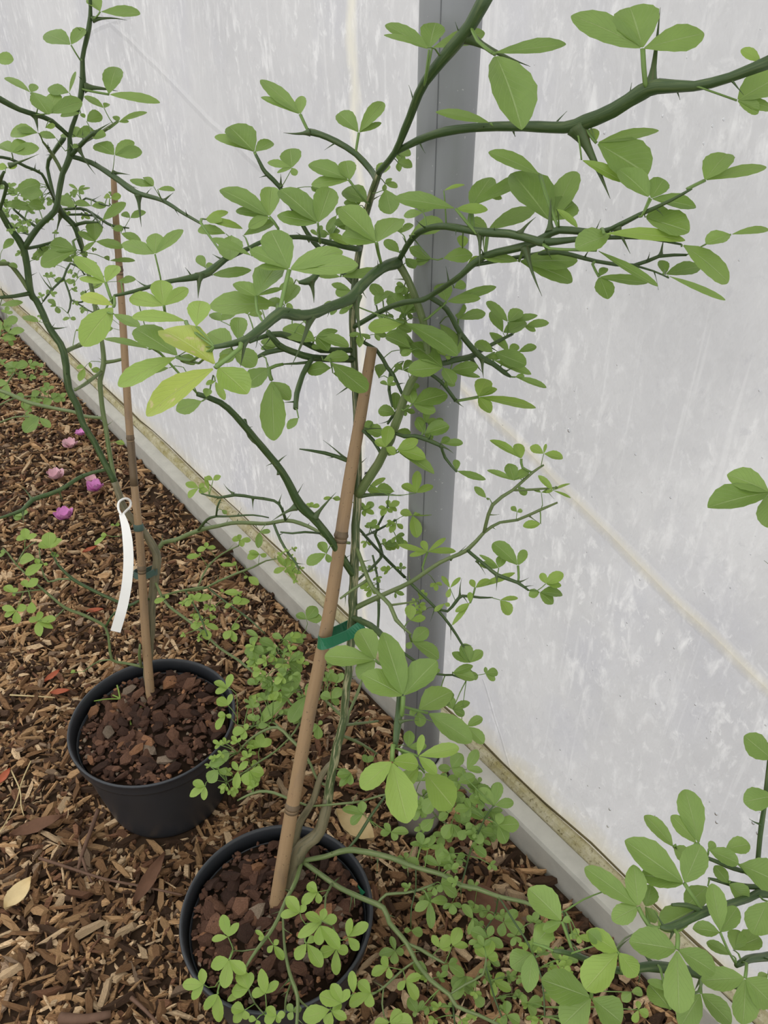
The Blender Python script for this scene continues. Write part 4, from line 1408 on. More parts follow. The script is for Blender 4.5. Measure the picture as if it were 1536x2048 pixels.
l 1.25 l 390,882 420,900 : 308,992,64 328,880,52 432,902,44
l 1.24 l 542,1002 590,980 : 438,1012,75 520,1072,64 552,948,44
l 1.24 m 622,932 : 558,880,54 640,880,40
l 1.24 l 655,1132 640,1180 : 558,1102,72 650,1018,74 738,1070,62
l 1.22 m 390,1242 : 262,1250,85 380,1148,64 
l 1.22 m 332,1302 : 258,1402,95 392,1332,54 300,1220,70
l 1.22 l 232,1432 260,1380 : 106,1502,64 220,1536,52 138,1392,62
l 1.22 l 482,1312 520,1330 : 440,1238,44 562,1240,52 468,1452,64
l 1.22 l 572,1312 540,1320 : 682,1332,85 540,1422,95 642,1402,85
l 1.24 m 830,840 : 880,880,80 800,880,60
l 1.24 m 720,960 : 640,970,50 730,1000,50
l 1.2 m 1100,960 : 1130,930,50 1100,1070,70 1000,1010,60
l 1.2 m 1240,640 1200,700 : 1200,560,60 1290,560,60 1240,660,60
l 1.2 m 1200,760 : 1120,720,70 1280,680,90 1260,800,80
a 1.2 1.3 ml : 480 240 1000 760 34 74
a 1.2 1.3 m : 560 560 1000 960 16 84
a 1.2 1.28 l : 250 1080 640 1500 20 64
a 1.2 1.3 m : 1040 480 1320 780 8 60
'''
BACK = '''
@0 0 1
b k 1.60 1.10 m n : 303,1446,17,1.59 300,1390,17,1.575 296,1335,17,1.56 302,1262,16,1.535 304,1197,17,1.515 310,1150,18,1.50 312,1106,16,1.485 286,1062,15,1.47 250,1018,14,1.455 229,963,14,1.44
b g 1.44 1.06 m : 229,963,14,1.44 208,923,12,1.425 187,881,12,1.41 167,850,12,1.395 156,816,13,1.385 138,777,14,1.37 128,704,14,1.345 101,660,13,1.33 73,600,13,1.31 62,586,13,1.30 47,498,14,1.26 16,451,12,1.23 0,422,12,1.21 -25,385,12,1.18
b g 1.26 1.06 j : 49,498,12 75,456,12 109,422,12 117,391,11 125,347,11 140,312,13 139,273,9 151,234,8 161,193,11 165,160,12 165,117,9 178,55,10 181,16,7 180,-12,7
b p 1.44 1.3 j : 229,960,9 216,886,9 206,821,9 200,761,10 208,725,11 203,678,8 193,626,9 180,560,8 167,503,8 151,451,9 125,430,9 112,412,7
b p 1.31 1.24 j : 62,583,9 34,545,9 16,527,9 -15,530,9
b g 1.3 1.24 j : 62,588,9 30,592,8 -5,595,6
b g 1.18 1.05 j : 139,270,8 104,242,9 70,229,10 39,219,10 0,198,12 -20,190,12
b g 1.22 1.05 j : 145,313,9 182,325,10 221,349,11 260,377,13 281,388,10 325,401,8 364,425,7 404,448,5
b g 1.2 1.12 j : 140,307,10 167,284,9 190,264,8
t : 185,268 224,244 8
b p 1.2 1.15 j : 168,283,7 200,266,7 216,256,7 236,242,4
b p 1.42 1.35 j : 128,705,9 160,690,9 195,676,7
b p 1.4 1.3 j : 200,750,8 175,765,8 150,780,6
b p 1.4 1.36 j : 208,722,8 230,722,7 252,716,6
b p 1.42 1.5 j : 205,840,7 168,832,7 148,824,7 110,817,7 60,806,8 28,792,8 -10,778,7
b p 1.5 1.3 j : 312,1100,8 326,1085,9 350,1080,9 397,1061,9 441,1051,8 475,1045,8 532,1047,8 571,1041,8 600,1046,8 631,1060,7 662,1080,7 700,1086,6
t : 322,1092 326,1068 6
@0 0 3.84
t : 725,165 975,155 36
t : 660,665 905,700 62
t : 600,1140 732,1340 36
t : 268,890 292,1012 50
t : 190,1300 210,1310 16
b p 1.22 1.15 j : 470,1290,26 400,1180,28 330,1090,16
b g 1.3 1.22 j : 345,1380,26 365,1290,28 400,1190,30 490,1060,40
b g 1.26 1.12 j : 415,1536,24 370,1430,22 320,1335,22 200,1280,24 80,1220,24 -20,1205,22
b g 1.2 1.1 j : 140,1500,22 50,1420,28 0,1400,36 30,1320,20
t : 380,1140 368,1095 18
t : 100,1240 300,1182 34
@0 300 3.84
t : 1052,350 1086,592 48
t : 1262,395 1332,328 30
t : 890,168 1000,192 30
t : 460,500 430,660 34
b g 1.25 1.3 j : 440,400,40 480,490,46 570,580,40 600,680,28 640,790,24
b g 1.28 1.24 j : 575,590,26 660,555,26 750,555,12
b g 1.32 1.25 j : 480,430,22 620,450,22 700,480,22 790,540,22 860,580,22 990,600,10
b g 1.3 1.22 j : 700,470,18 740,530,18 788,592,8
b g 1.3 1.3 j : 500,495,18 620,495,18 760,510,14
b g 1.3 1.25 j : 530,375,12 660,370,14 760,410,14 840,430,8
b g 1.26 1.24 j : 270,605,22 190,530,20 105,455,18
b g 1.28 1.26 j : 250,640,20 200,640,18 130,600,16 60,580,12
b g 1.28 1.3 j : 190,780,24 300,740,26 420,700,14
b g 1.5 1.46 n : 640,930,14 540,870,18 490,980,18 400,1070,18 330,1165,12
b g 1.48 1.48 j : 500,1030,14 545,1150,16 520,1255,10
b g 1.48 1.46 j : 545,1155,14 600,1170,14 650,1155,14 660,1090,10
b g 1.48 1.46 j : 560,1165,12 640,1205,12 710,1245,10 760,1220,10
b g 1.45 1.45 j : 530,870,12 600,890,12 650,960,12
t : 380,1360 520,1358 30
t : 410,1090 300,940 20
@0 950 3.84
b g 1.5 1.46 j : 1160,960,22 1060,970,22 1000,1000,24 900,970,24 720,890,26 560,800,26 440,680,18 400,590,10
b p 1.56 1.46 j : 1090,1490,22 960,1445,22 860,1420,22 840,1300,20 810,1170,22 650,1080,26 500,1020,24 330,880,18 240,800,12
b g 1.5 1.5 j : 820,1140,18 880,1060,18 1000,1000,20 1070,965,20
b p 1.48 1.46 j : 560,805,14 450,800,16 370,820,14 320,720,12 300,560,8
b p 1.48 1.46 j : 500,1025,10 430,1090,12 330,1130,10
b p 1.46 1.45 j : 330,880,14 220,890,12 100,910,10
b p 1.46 1.45 j : 240,800,12 130,690,14 60,600,12 20,560,8
b p 1.46 1.45 j : 130,680,10 190,570,12 280,510,8
b p 1.57 1.5 j : 850,1425,12 760,1430,12 640,1510,8
b p 1.54 1.5 n j : 1100,1480,22 1070,1380,24 1075,1300,14
b g 1.44 1.3 j : 800,-60,28 640,5,30 450,120,34 250,190,36 170,270,32 0,330,20 -60,350,16
t : 455,125 482,206 24
t : 240,180 150,70 20
t : 175,290 180,380 20
b p 1.5 1.4 j : 1150,820,22 1210,860,20 1240,930,22 1300,1010,22 1420,1100,22 1536,1190,20 1690,1330,20 1840,1430,22 1960,1530,14
b p 1.5 1.4 j : 1240,930,18 1390,890,18 1560,860,18
@350 900 3.84
b p 1.45 1.35 j : 60,1090,14 200,1070,16 330,1010,18 480,945,18 600,900,16 700,850,12 820,830,8
b p 1.46 1.4 j : 170,1060,12 250,900,16 360,800,14 490,735,10
b g 1.33 1.3 j : 840,530,24 820,450,22 760,390,22 600,365,24 460,345,26 340,365,20 200,335,10
t : 598,372 600,462 22
t : 445,332 373,258 22
t : 798,400 822,335 20
t : 480,560 480,525 18
b g 1.36 1.3 j : 750,580,20 810,690,22 870,790,20 930,870,18 952,925,10
b g 1.4 1.36 j : 180,620,20 270,520,22 420,510,16 600,500,14 720,520,10
b g 1.37 1.36 j : 310,510,14 325,440,16 350,380,12
b g 1.3 1.32 j : 1090,650,18 1000,630,18 900,640,16 810,630,12
b g 1.4 1.36 j : 60,1090,12 180,1250,14 250,1430,12 
b g 1.42 1.36 j : 260,1080,14 420,1190,14 560,1290,16 690,1410,10
@0 0 3.84
l 1.07 m 770,90 730,140 : 690,-30,100 1075,100,85
l 1.08 d 545,345 615,460 : 338,240,125 648,212,80
l 1.12 m 835,725 670,695 : 885,498,155 1222,772,72
l 1.06 m -30,455 -40,500 : 98,452,92
l 1.1 m 235,712 290,830 : 35,570,58 275,648,68
l 1.1 d 245,705 290,830 : 372,862,145
l 1.1 d 375,872 300,880 : 625,768,115
l 1.14 d 532,712 572,770 : 362,672,80 578,540,32
l 1.14 p 390,832 : 435,705,130
l 1.15 m 800,832 840,910 : 648,738,50 832,790,62
l 1.16 d 665,932 692,985 : 782,880,112
l 1.15 m 908,937 840,990 : 882,890,90 1122,845,42 988,930,24
l 1.14 p 880,1192 868,1300 : 738,1082,130 1022,1070,80 1088,1162,92
l 1.07 m 1180,1432 1240,1530 : 998,1380,58 1110,1350,60
l 1.07 m 1210,1455 1240,1530 : 1342,1450,40
l 1.15 m 432,1062 502,1160 : 300,1030,52
l 1.18 d 582,1052 : 580,970,92 460,1030,42 722,998,85
l 1.1 m 292,1022 : 128,990,52 68,1012,92
l 1.1 d 90,1172 100,1220 : -10,1095,112 195,1080,130 295,1130,85
l 1.1 l 60,1290 40,1330 : -10,1280,62 132,1270,42
l 1.12 l 352,982 : 422,958,100
l 1.14 d 620,870 : 460,885,50 650,900,40
l 1.15 m 690,1050 : 815,1040,90 620,1030,60
l 1.16 m 560,1140 : 600,1110,60
l 1.3 m 600,1462 : 528,1408,24 692,1442,20 555,1482,32 645,1492,32 650,1420,20
@0 300 3.84
l 1.2 d 112,320 100,330 : 302,245,105
l 1.2 m 152,352 : 318,322,105
l 1.22 d 0,412 : 235,432,62
l 1.22 d 212,422 : 332,432,92
l 1.24 m 580,442 582,545 : 438,360,85
l 1.26 d 700,430 : 568,402,52 812,422,52
l 1.24 m 782,545 : 962,398,72
l 1.26 m 732,702 640,770 : 722,555,125 600,622,60 942,735,68 640,772,40
l 1.24 m 1000,522 970,575 : 938,480,52 1115,468,58
l 1.25 d 862,602 : 945,605,85
l 1.26 l 850,370 : 800,350,60 930,350,50
l 1.22 m 582,772 560,700 : 303,872,115 372,712,105
l 1.24 m 22,762 : 102,680,52
l 1.24 m 560,860 : 460,820,70 590,870,40
l 1.26 m 60,870 : 0,850,50 130,900,40
l 1.28 d 50,300 : -10,280,70 130,340,60
l 1.28 m 300,1320 360,1330 : 175,1272,62 310,1310,50
l 1.28 m 0,1195 : 172,1165,45
l 1.3 m 380,740 : 300,800,60 250,830,50
l 1.24 m 930,640 : 1075,690,60
l 1.48 m 502,1002 : 415,1000,44 552,1012,54
l 1.48 m 432,1202 : 388,1190,54 452,1252,44 370,1140,40
l 1.48 m 540,1290 : 580,1300,40 480,1300,30
l 1.3 m 840,850 : 1030,840,40 810,815,40
l 1.46 d 870,1370 960,1380 : 800,1385,80
l 1.46 m 580,1390 560,1500 : 600,1380,50
l 1.3 m 900,1010 : 1040,990,50
l 1.46 l 750,1060 : 690,1040,60 770,1010,50
a 1.2 1.32 md : 0 250 420 620 30 62
a 1.25 1.4 md : 100 620 720 900 16 46
a 1.42 1.5 md : 300 880 800 1300 18 44
a 1.25 1.35 ml : 430 330 900 520 10 50
@0 600 3.84
l 1.4 l 650,520 700,470 : 585,515,36 610,620,56
l 1.4 l 700,530 : 770,545,46 690,480,24
l 1.42 l 960,1110 : 890,1085,42
@0 950 3.84
l 1.45 l 200,492 190,570 : 190,408,64 282,458,42 125,482,52
l 1.45 l 380,562 400,600 : 298,520,105 372,435,105 472,490,85
l 1.46 l 270,642 : 148,652,85 300,680,60
l 1.46 l 332,682 : 192,765,64 365,690,62
l 1.46 m 430,632 : 400,590,44 450,610,40
l 1.45 l 100,902 : 35,850,64 135,868,52 110,930,40
l 1.45 l 202,862 : 178,808,52 295,800,64
l 1.45 l 122,1042 180,900 : 15,1010,52 132,1142,64 205,1010,54 30,1085,42
l 1.45 l 242,972 220,890 : 245,1062,72
l 1.46 l 292,1122 330,1130 : 225,1100,54 315,1048,54 305,1235,64 425,1100,54 405,1172,44
l 1.48 l 822,462 920,470 : 775,460,34 722,532,32
l 1.45 l 880,390 : 850,380,30 920,375,30
l 1.45 l 1270,952 : 1182,972,42 1292,918,42
l 1.44 l 1482,952 : 1418,1002,54 1482,918,44
l 1.53 l 542,1522 620,1510 : 575,1500,40
l 1.36 m 100,302 120,290 : 62,312,62 162,335,64 215,288,52
l 1.45 m 30,612 : -15,620,62 20,570,40
l 1.44 l 1490,1130 : 1480,1180,40 1530,1160,40
@350 900 3.84
l 1.32 l 182,292 220,335 : 82,250,54 225,258,34 98,362,44
l 1.32 l 262,312 : 180,310,50 230,200,30
l 1.32 l 292,232 275,300 : 232,205,44 352,198,54
l 1.32 m 650,632 690,580 : 640,748,58 732,625,42
l 1.4 l 242,752 : 168,772,44 240,708,44 312,745,34
l 1.42 l 192,812 250,890 : 88,822,46 190,790,40
l 1.38 l 502,692 : 438,680,54 582,690,44 520,742,54 490,648,44
l 1.4 l 470,885 480,930 : 348,880,32 448,858,54
l 1.36 l 650,800 640,880 : 568,775,34 555,832,54 702,818,44
l 1.4 l 562,972 520,935 : 642,1032,54 528,982,44
l 1.34 l 852,902 : 788,810,44 872,830,54 932,942,54 758,942,44 932,1002,34
l 1.34 l 900,930 : 970,940,34 840,930,34 920,820,40
l 1.4 l 142,1152 : 68,1172,54 110,1108,44 282,1122,54 200,1100,44
l 1.38 l 442,1182 : 378,1210,44 502,1128,54 572,1150,54
l 1.4 l 372,1092 : 485,1100,54 350,1070,34
l 1.4 l 222,1332 : 128,1360,54 262,1308,54 332,1370,44
l 1.4 l 232,1372 : 255,1455,72
l 1.38 l 432,1382 : 492,1340,64 378,1452,64 465,1472,54
l 1.38 m 360,460 : 395,490,50
a 1.36 1.42 l : 60 1060 560 1480 12 52
a 1.3 1.36 l : 700 760 980 1000 6 40
'''

RIGHT = '''
@1086 1550 3.413
b g .74 .62 m : 1900,2900,80,.95 1950,2000,80,.86 1850,1500,75,.78 1700,1000,66,.73 1536,810,58,.71 1400,840,54,.70 1250,890,58,.68 1100,930,68,.665 1000,980,62,.655 880,1040,66,.645 800,1040,24,.64
t : 900,1045 858,1138 46
b g .76 .66 j : 1850,1300,60 1680,1230,60 1536,1240,60 1400,1255,56 1320,1300,34
b g .80 .64 j : 1880,1560,70 1700,1480,66 1536,1480,66 1300,1420,66 1100,1365,68 1000,1340,66 780,1310,76 660,1318,58 540,1340,52 340,1275,44 200,1220,38 70,1200,24
t : 760,1310 680,1215 60
t : 1080,1370 1035,1470 40
b g .72 .70 j : 1680,960,36 1536,785,36 1400,760,38 1270,740,38 1130,705,16
b g .74 .70 j : 1700,980,32 1560,720,32 1360,655,32 1250,620,30 1160,580,28 1000,520,22 905,500,12
b g .66 .65 j : 1080,930,34 980,890,36 880,885,20
b g .70 .69 j : 230,930,8 140,935,10 
t : 510,1125 600,1110 24
b p .72 .76 n j : 480,1120,12 560,1115,14 640,1085,8
l .66 m 965,740 1080,915 : 555,450,180 1080,478,180 680,665,150
l .65 m 650,900 720,1025 : 288,630,150 620,612,140 472,988,130
l .67 d 700,900 730,1020 : 740,750,150 770,1010,120
l .63 m 915,1190 920,1085 : 588,1135,185 1188,1345,150 930,1625,205
l .64 l 515,1210 530,1330 : 288,1462,225 645,1375,130 308,1068,130
l .65 m 1210,1075 1260,1190 : 1160,745,135 1330,900,120 1028,1042,100
l .64 m 1380,1385 1390,1285 : 1085,1400,155 1370,1710,175 1580,1570,185
l .70 m 1065,472 1010,510 : 975,95,180
l .70 m 1050,472 1010,510 : 888,272,105
l .70 m 890,492 910,500 : 703,268,115 1002,572,105
l .70 d 1245,505 : 1415,468,115
l .69 m 1130,510 1120,560 : 1335,602,115 1170,458,75
l .70 m 1335,610 1400,680 : 1600,720,205
l .70 d 1268,742 : 1405,865,130 1172,618,95
l .69 d 1035,920 : 795,1030,160
l .69 d 1125,760 : 978,885,140
l .68 m 1536,862 1500,850 : 1430,1085,180
l .68 d 1300,1195 : 1342,1055,125 1485,1100,135
l .67 d 1290,1232 : 1120,1140,75
l .66 d 1078,1490 1078,1400 : 940,1720,155 1290,1695,140
l .67 d 985,1492 1060,1480 : 720,1400,60
l .68 d 870,1602 800,1320 : 728,1425,175
l .67 m 330,1522 340,1290 : -10,1395,205 130,1710,205 545,1690,205
l .66 m 130,1000 205,1210 : -92,765,180 0,1062,75 190,980,44
l .64 m 400,1150 200,1215 : 310,1068,110
l .70 m 400,800 : 440,800,60
l .70 d 1536,1360 : 1470,1390,90
@650 1550 3.413
l .67 d 1412,1215 1420,1150 : 1268,1310,165
l .66 m 1415,1215 1420,1150 : 1385,1485,115 1440,1100,60
l .66 m 1425,1160 : 1545,1030,130
@0 0 1
b g .72 .66 j : 1620,1500,10 1570,1200,10 1550,1020,10 1540,990,6
l .68 m 1540,985 : 1458,945,40 1418,1008,52 1536,1055,44
l .70 m 1546,1520 1580,1530 : 1488,1472,46 1560,1480,40
l .70 m 1550,1592 1580,1560 : 1490,1602,46
'''

WEED = '''
@0 600 3.84
b p 2.0 1.9 m n : -120,1180,18 -60,900,18 20,700,16 110,560,12
b p 1.95 1.9 j : -40,840,14 100,760,14 240,740,14 400,760,10
b p 1.95 1.85 j : -80,960,14 120,900,14 300,900,10
b p 2.0 1.9 j : -100,1000,12 -60,400,12 10,260,10 60,240,8
l 1.9 m 110,522 : 45,480,90 215,488,70 130,470,60
l 1.9 m 290,502 240,600 : 335,502,70 250,480,50
l 1.9 m 182,762 : 135,718,85 205,835,85
l 1.9 m 242,742 : 305,700,75 290,800,60
l 1.9 m 402,762 : 425,708,64 468,772,64 335,805,74
l 1.85 m 302,902 : 185,1015,90 215,930,64 385,972,54
l 1.85 m 20,192 : 135,138,64 -40,250,60
l 1.85 m 62,252 : 185,228,54 60,190,40
l 1.85 m 0,292 : 115,290,44 -30,230,60
l 1.9 m 60,640 : 30,760,80 -20,640,60
a 1.85 2.0 m : -20 440 480 960 16 62
a 1.85 2.0 m : -20 100 120 320 8 60
'''

def shrub(name, base, label, text, seed, dense=False):
    root = empty(name, base); tag(root, label, 'shrub')
    pl = Plant(root, seed)
    if dense: pl.bulk = []
    grow(pl, text); flush_bulk(pl)
    return pl
PA = shrub('thorny_shrub', (POTS[0][0].x, POTS[0][0].y, 0.178), 'thorny shrub with striped green stem and three-part leaves, tied by a green strap', FRONT, 21, True)
PB = shrub('thorny_shrub', (POTS[1][0].x, POTS[1][0].y, 0.176), 'thorny shrub with grey-green forked stem carrying a white tag, tied with teal straps', BACK, 22)
PC = shrub('thorny_shrub', (POTS[2][0].x, POTS[2][0].y, 0.178), 'broad-leaved thorny shrub with large nibbled leaves leaning over the near base rail', RIGHT, 23)
PD = shrub('low_shrub', (-1.3, 2.2, 0.0), 'low leafy shrub on the wood chips beside the far base rail', WEED, 24)

# ------------------------------------------------------------------ canes
def cane(pts, nodes, label):
    """pts: (px,py,d,width); nodes: arc fractions"""
    W = [P(x, y, d) for x, y, d, w in pts]; R_ = [w * 0.5 * d / F for x, y, d, w in pts]
    root = empty('bamboo_cane', W[0]); tag(root, label, 'cane')
    p, rad = smooth_path(W, R_, 0.02)
    # hollow top
    ax = (p[-1] - p[-2]).normalized()
    p2 = p + [p[-1] + ax * 0.0005, p[-1] + ax * 0.0004, p[-1] - ax * 0.012]; rad2 = rad + [rad[-1] * 0.85, rad[-1] * 0.55, rad[-1] * 0.5]
    v, f, u = tube_data(p2, rad2, 14); link_mesh('culm', v, f, M['bamboo'], root, True, u)
    n = len(p)
    for t in nodes:
        ext = 0.008
        if isinstance(t, tuple): t, ext = t
        k = min(n - 2, max(1, int(t * (n - 1)))); c = p[k]; a = (p[k + 1] - p[k - 1]).normalized(); r = rad[k]
        hs = [-ext, -0.0045, -0.0035, -0.0015, 0.0005, 0.002, 0.004, 0.008]; rs = [1.003, 1.05, 0.99, 1.02, 1.14, 1.12, 1.04, 1.003]
        if ext > 0.02:
            kk = [j for j in range(k) if (c - p[j]).length < ext]
            v, f, u = tube_data([p[j] for j in kk] + [c + a * h for h in hs[1:]], [rad[j] * 1.03 for j in kk] + [r * q for q in rs[1:]], 14)
        else: v, f, u = tube_data([c + a * h for h in hs], [r * q for q in rs], 14)
        link_mesh('node', v, f, M['bamboo_node'], root, True, u)
    return p
CA = cane([(548, 1835, 1.215, 29), (580, 1640, 1.17, 28), (618, 1430, 1.125, 27), (658, 1230, 1.08, 27), (695, 985, 1.035, 26), (720, 840, 1.01, 24), (744, 695, .985, 22)],
          [0.235, 0.735], 'bamboo cane with an open cut top, leaning beside the striped green stem')
CB = cane([(306, 1450, 1.575, 19), (292, 1280, 1.52, 17), (281, 1100, 1.46, 16), (267, 950, 1.42, 15), (255, 800, 1.38, 15), (243, 600, 1.33, 14), (232, 440, 1.28, 13), (227, 355, 1.26, 11)],
          [0.335, (0.595, 0.10), 0.87], 'bamboo cane standing beside the white tag in the pot on the wood chips')

# ------------------------------------------------------------------ ties, tag
def strap(name, label, pts, width, mat, thick=0.0006, cat='plant tie'):
    p, ww = smooth_path([q for q in pts], [width] * len(pts), 0.004)
    verts, faces = [], []
    n = len(p)
    for i in range(n):
        t = (p[min(i + 1, n - 1)] - p[max(i - 1, 0)]).normalized()
        up = Vector((0.12, 0.25, 1.0)); up = (up - t * up.dot(t)).normalized()
        nn = t.cross(up)
        for a, b in ((-1, -1), (1, -1), (1, 1), (-1, 1)):
            verts.append(p[i] + up * (a * ww[i] * 0.5) + nn * (b * thick))
    for i in range(n - 1):
        for k in range(4):
            k2 = (k + 1) % 4
            faces.append((i * 4 + k, i * 4 + k2, i * 4 + 4 + k2, i * 4 + 4 + k))
    faces += [(0, 1, 2, 3), tuple(reversed(range(n * 4 - 4, n * 4)))]
    o = link_mesh(name, verts, faces, mat, None, False)
    return tag(o, label, cat)
strap('plant_tie', 'bright green plastic strap looped round the cane and the striped stem',
      [P(728, 1252, 1.072), P(715, 1259, 1.078), P(700, 1268, 1.080), P(680, 1277, 1.074), P(660, 1285, 1.068), P(645, 1288, 1.068), P(636, 1284, 1.085), P(640, 1276, 1.104),
       P(655, 1268, 1.110), P(672, 1262, 1.114), P(692, 1253, 1.120), P(712, 1246, 1.118), P(722, 1246, 1.105), P(718, 1252, 1.088)], 0.0165, M['tie_green'])
strap('plant_tie', 'dull teal strap binding the tagged cane to the forked stem',
      [P(310, 1143, 1.485), P(296, 1151, 1.478), P(280, 1153, 1.474), P(268, 1150, 1.482), P(272, 1144, 1.505), P(290, 1142, 1.515), P(310, 1136, 1.520), P(320, 1140, 1.505), P(311, 1145, 1.486)], 0.0125, M['tie_teal'])
def ring(name, label, c, ax, r, w, mat):
    q = [c - ax * w, c - ax * w, c + ax * w, c + ax * w]
    v, f, u = tube_data([c - ax * w, c - ax * w * 0.8, c + ax * w * 0.8, c + ax * w], [r, r * 1.06, r * 1.06, r], 16, True)
    o = link_mesh(name, v, f, mat, None, True, u); return tag(o, label, 'plant tie')
kB = min(range(len(CB)), key=lambda k: abs(project(CB[k])[1] - 1047))
ring('plant_tie', 'narrow teal band wrapped round the cane just above the white tag strip', CB[kB], (CB[kB + 1] - CB[kB]).normalized(), 0.0085, 0.006, M['tie_teal'])

tr = empty('plant_tag', P(240, 1030, 1.42)); tag(tr, 'blank white plastic tag strip hanging curved from the forked stem', 'plant tag')
tp = [P(x, y, d) for x, y, d in ((243, 1028, 1.425), (250, 1050, 1.415), (255, 1080, 1.405), (257, 1120, 1.40), (254, 1165, 1.40), (247, 1205, 1.405), (240, 1232, 1.41), (231, 1263, 1.42))]
tw_ = [0.009, 0.0135, 0.0165, 0.0170, 0.0170, 0.0172, 0.0175, 0.0175]
pp, ww = smooth_path(tp, tw_, 0.008)
verts, faces = [], []
for i, q in enumerate(pp):
    t = (pp[min(i + 1, len(pp) - 1)] - pp[max(i - 1, 0)]).normalized()
    s = t.cross((CAM - q).normalized()).normalized(); nn = t.cross(s)
    for a, b in ((-1, -1), (1, -1), (1, 1), (-1, 1)): verts.append(q + s * (a * ww[i] * 0.5) + nn * (b * 0.0004))
for i in range(len(pp) - 1):
    for k in range(4):
        k2 = (k + 1) % 4; faces.append((i * 4 + k, i * 4 + k2, i * 4 + 4 + k2, i * 4 + 4 + k))
faces += [(0, 1, 2, 3), tuple(reversed(range(len(pp) * 4 - 4, len(pp) * 4)))]
link_mesh('strip', verts, faces, M['tag'], tr, False)
lp = [P(x, y, d) for x, y, d in ((243, 1030, 1.424), (237, 1018, 1.43), (238, 1004, 1.435), (250, 997, 1.445), (260, 1001, 1.455), (261, 1012, 1.455), (252, 1022, 1.44), (243, 1031, 1.424))]
pp, rr = smooth_path(lp, [0.0022] * len(lp), 0.004); v, f, u = tube_data(pp, rr, 8); link_mesh('loop', v, f, M['tag'], tr, True, u)

# ------------------------------------------------------------------ litter lying on the chips
def flat_leaf(name, label, cat, px, py, ang, L, W, mat, z=0.022, group=None, curl=0.25, tilt=0.0):
    r = random.Random(int(px * 7 + py)); c = on_plane_z(px, py, z)
    a = Vector((math.cos(ang), math.sin(ang), tilt)).normalized(); s = Vector((-a.y, a.x, 0)).normalized(); n = a.cross(s)
    verts, faces, uvs = [], [], []
    for k in (0, 1):
        for i in range(11):
            t = i / 10; hw = W * 0.5 * max(0.04, math.sin(math.pi * t ** 0.9) ** 0.8) * (1 + r.uniform(-0.12, 0.12))
            for j in (-2, -1, 0, 1, 2):
                v = j / 2
                z_ = curl * W * (v * v) + 0.10 * L * (t - 0.5) ** 2 + r.uniform(-0.02, 0.02) * W
                verts.append(c + a * ((t - 0.5) * L) + s * (v * hw) + n * (z_ - k * 0.0006)); uvs.append((t, v))
    for k in (0, 1):
        for i in range(10):
            for j in range(4):
                q = k * 55 + i * 5 + j
                faces.append((q, q + 1, q + 6, q + 5) if k == 0 else (q + 5, q + 6, q + 1, q))
    o = link_mesh(name, verts, faces, mat, None, True, uvs, c)
    return tag(o, label, cat, group)
flat_leaf('dry_leaf', 'cream dry leaf with a frayed end lying alone on the wood chips', 'leaf', 38, 1790, 1.15, 0.062, 0.034, M['dry_cream'], 0.03)
flat_leaf('dry_leaf', 'large curled brown dry leaf lying near the base rail beside the straggling shoots', 'leaf', 985, 1845, -0.9, 0.135, 0.062, M['dry_brown'], 0.028, None, 0.5)
flat_leaf('dry_leaf', 'broad tan dry leaf leaning on the back of the pot rim', 'leaf', 705, 1655, 2.6, 0.085, 0.045, M['dry_cream'], 0.06, None, 0.4, 0.3)
flat_leaf('dry_leaf', 'long dark brown dry leaf between the two pots', 'leaf', 300, 1760, 1.25, 0.105, 0.026, M['dry_brown'], 0.025)
flat_leaf('dry_leaf', 'greyish brown dry leaf lying left of the tagged pot near the twigs', 'leaf', 75, 1655, 0.45, 0.095, 0.030, M['dry_brown'], 0.026)
for (px, py, a, lb) in ((120, 1385, 0.2, 'rusty red dry leaf lying on the straw next to the tagged pot'), (105, 1353, 1.0, 'rusty red dry leaf just beyond the straw beside the tagged pot'),
                        (8, 1555, 1.3, 'rusty red dry leaf near the crossed straw stems'), (180, 1100, 0.7, 'rusty red dry leaf on the chips beside the middle of the white tag'),
                        (190, 1222, 0.2, 'rusty red dry leaf on the chips beside the lower end of the white tag')):
    flat_leaf('red_leaf', lb, 'leaf', px, py, a, 0.042, 0.017, M['dry_red'], 0.025, 'small red dry leaves on the chips')

def blossom(px, py, label, mat, R=0.022):
    c = on_plane_z(px, py, 0.024); root = empty('fallen_flower', c); tag(root, label, 'flower')
    r = random.Random(int(px)); 
    for k in range(7):
        a = k / 7 * 6.283 + r.uniform(-0.3, 0.3); up = r.uniform(0.2, 0.9)
        dr = Vector((math.cos(a), math.sin(a), up)).normalized(); s = Vector((-dr.y, dr.x, 0)).normalized(); n = dr.cross(s)
        verts, faces, uvs = [], [], []
        for i in range(6):
            t = i / 5; hw = R * 0.5 * max(0.15, math.sin(math.pi * (0.15 + 0.8 * t)))
            for v in (-1, 0, 1): verts.append(c + dr * (t * R) + s * (v * hw) + n * (0.3 * R * t * t + 0.15 * R * abs(v))); uvs.append((t, v))
        for i in range(5):
            for j in range(2): q = i * 3 + j; faces.append((q, q + 1, q + 4, q + 3))
        link_mesh('petal', verts, faces, mat, root, True, uvs)
blossom(192, 982, 'magenta fallen flower lying nearest the forked stem among the chips', M['petal'], 0.036)
blossom(184, 968, 'pale pink fallen flower touching a magenta one on the chips', M['petal_pale'], 0.030)
blossom(131, 1038, 'magenta fallen flower on the chips between branch and leafy twigs', M['petal'], 0.036)
blossom(113, 958, 'pale pink fallen flower on the chips below the arching left branch', M['petal_pale'], 0.036)
blossom(164, 871, 'small dark magenta fallen flower close to the base rail', M['petal'], 0.026)
blossom(140, 896, 'faded pink fallen flower among far wood chips', M['petal_pale'], 0.034)

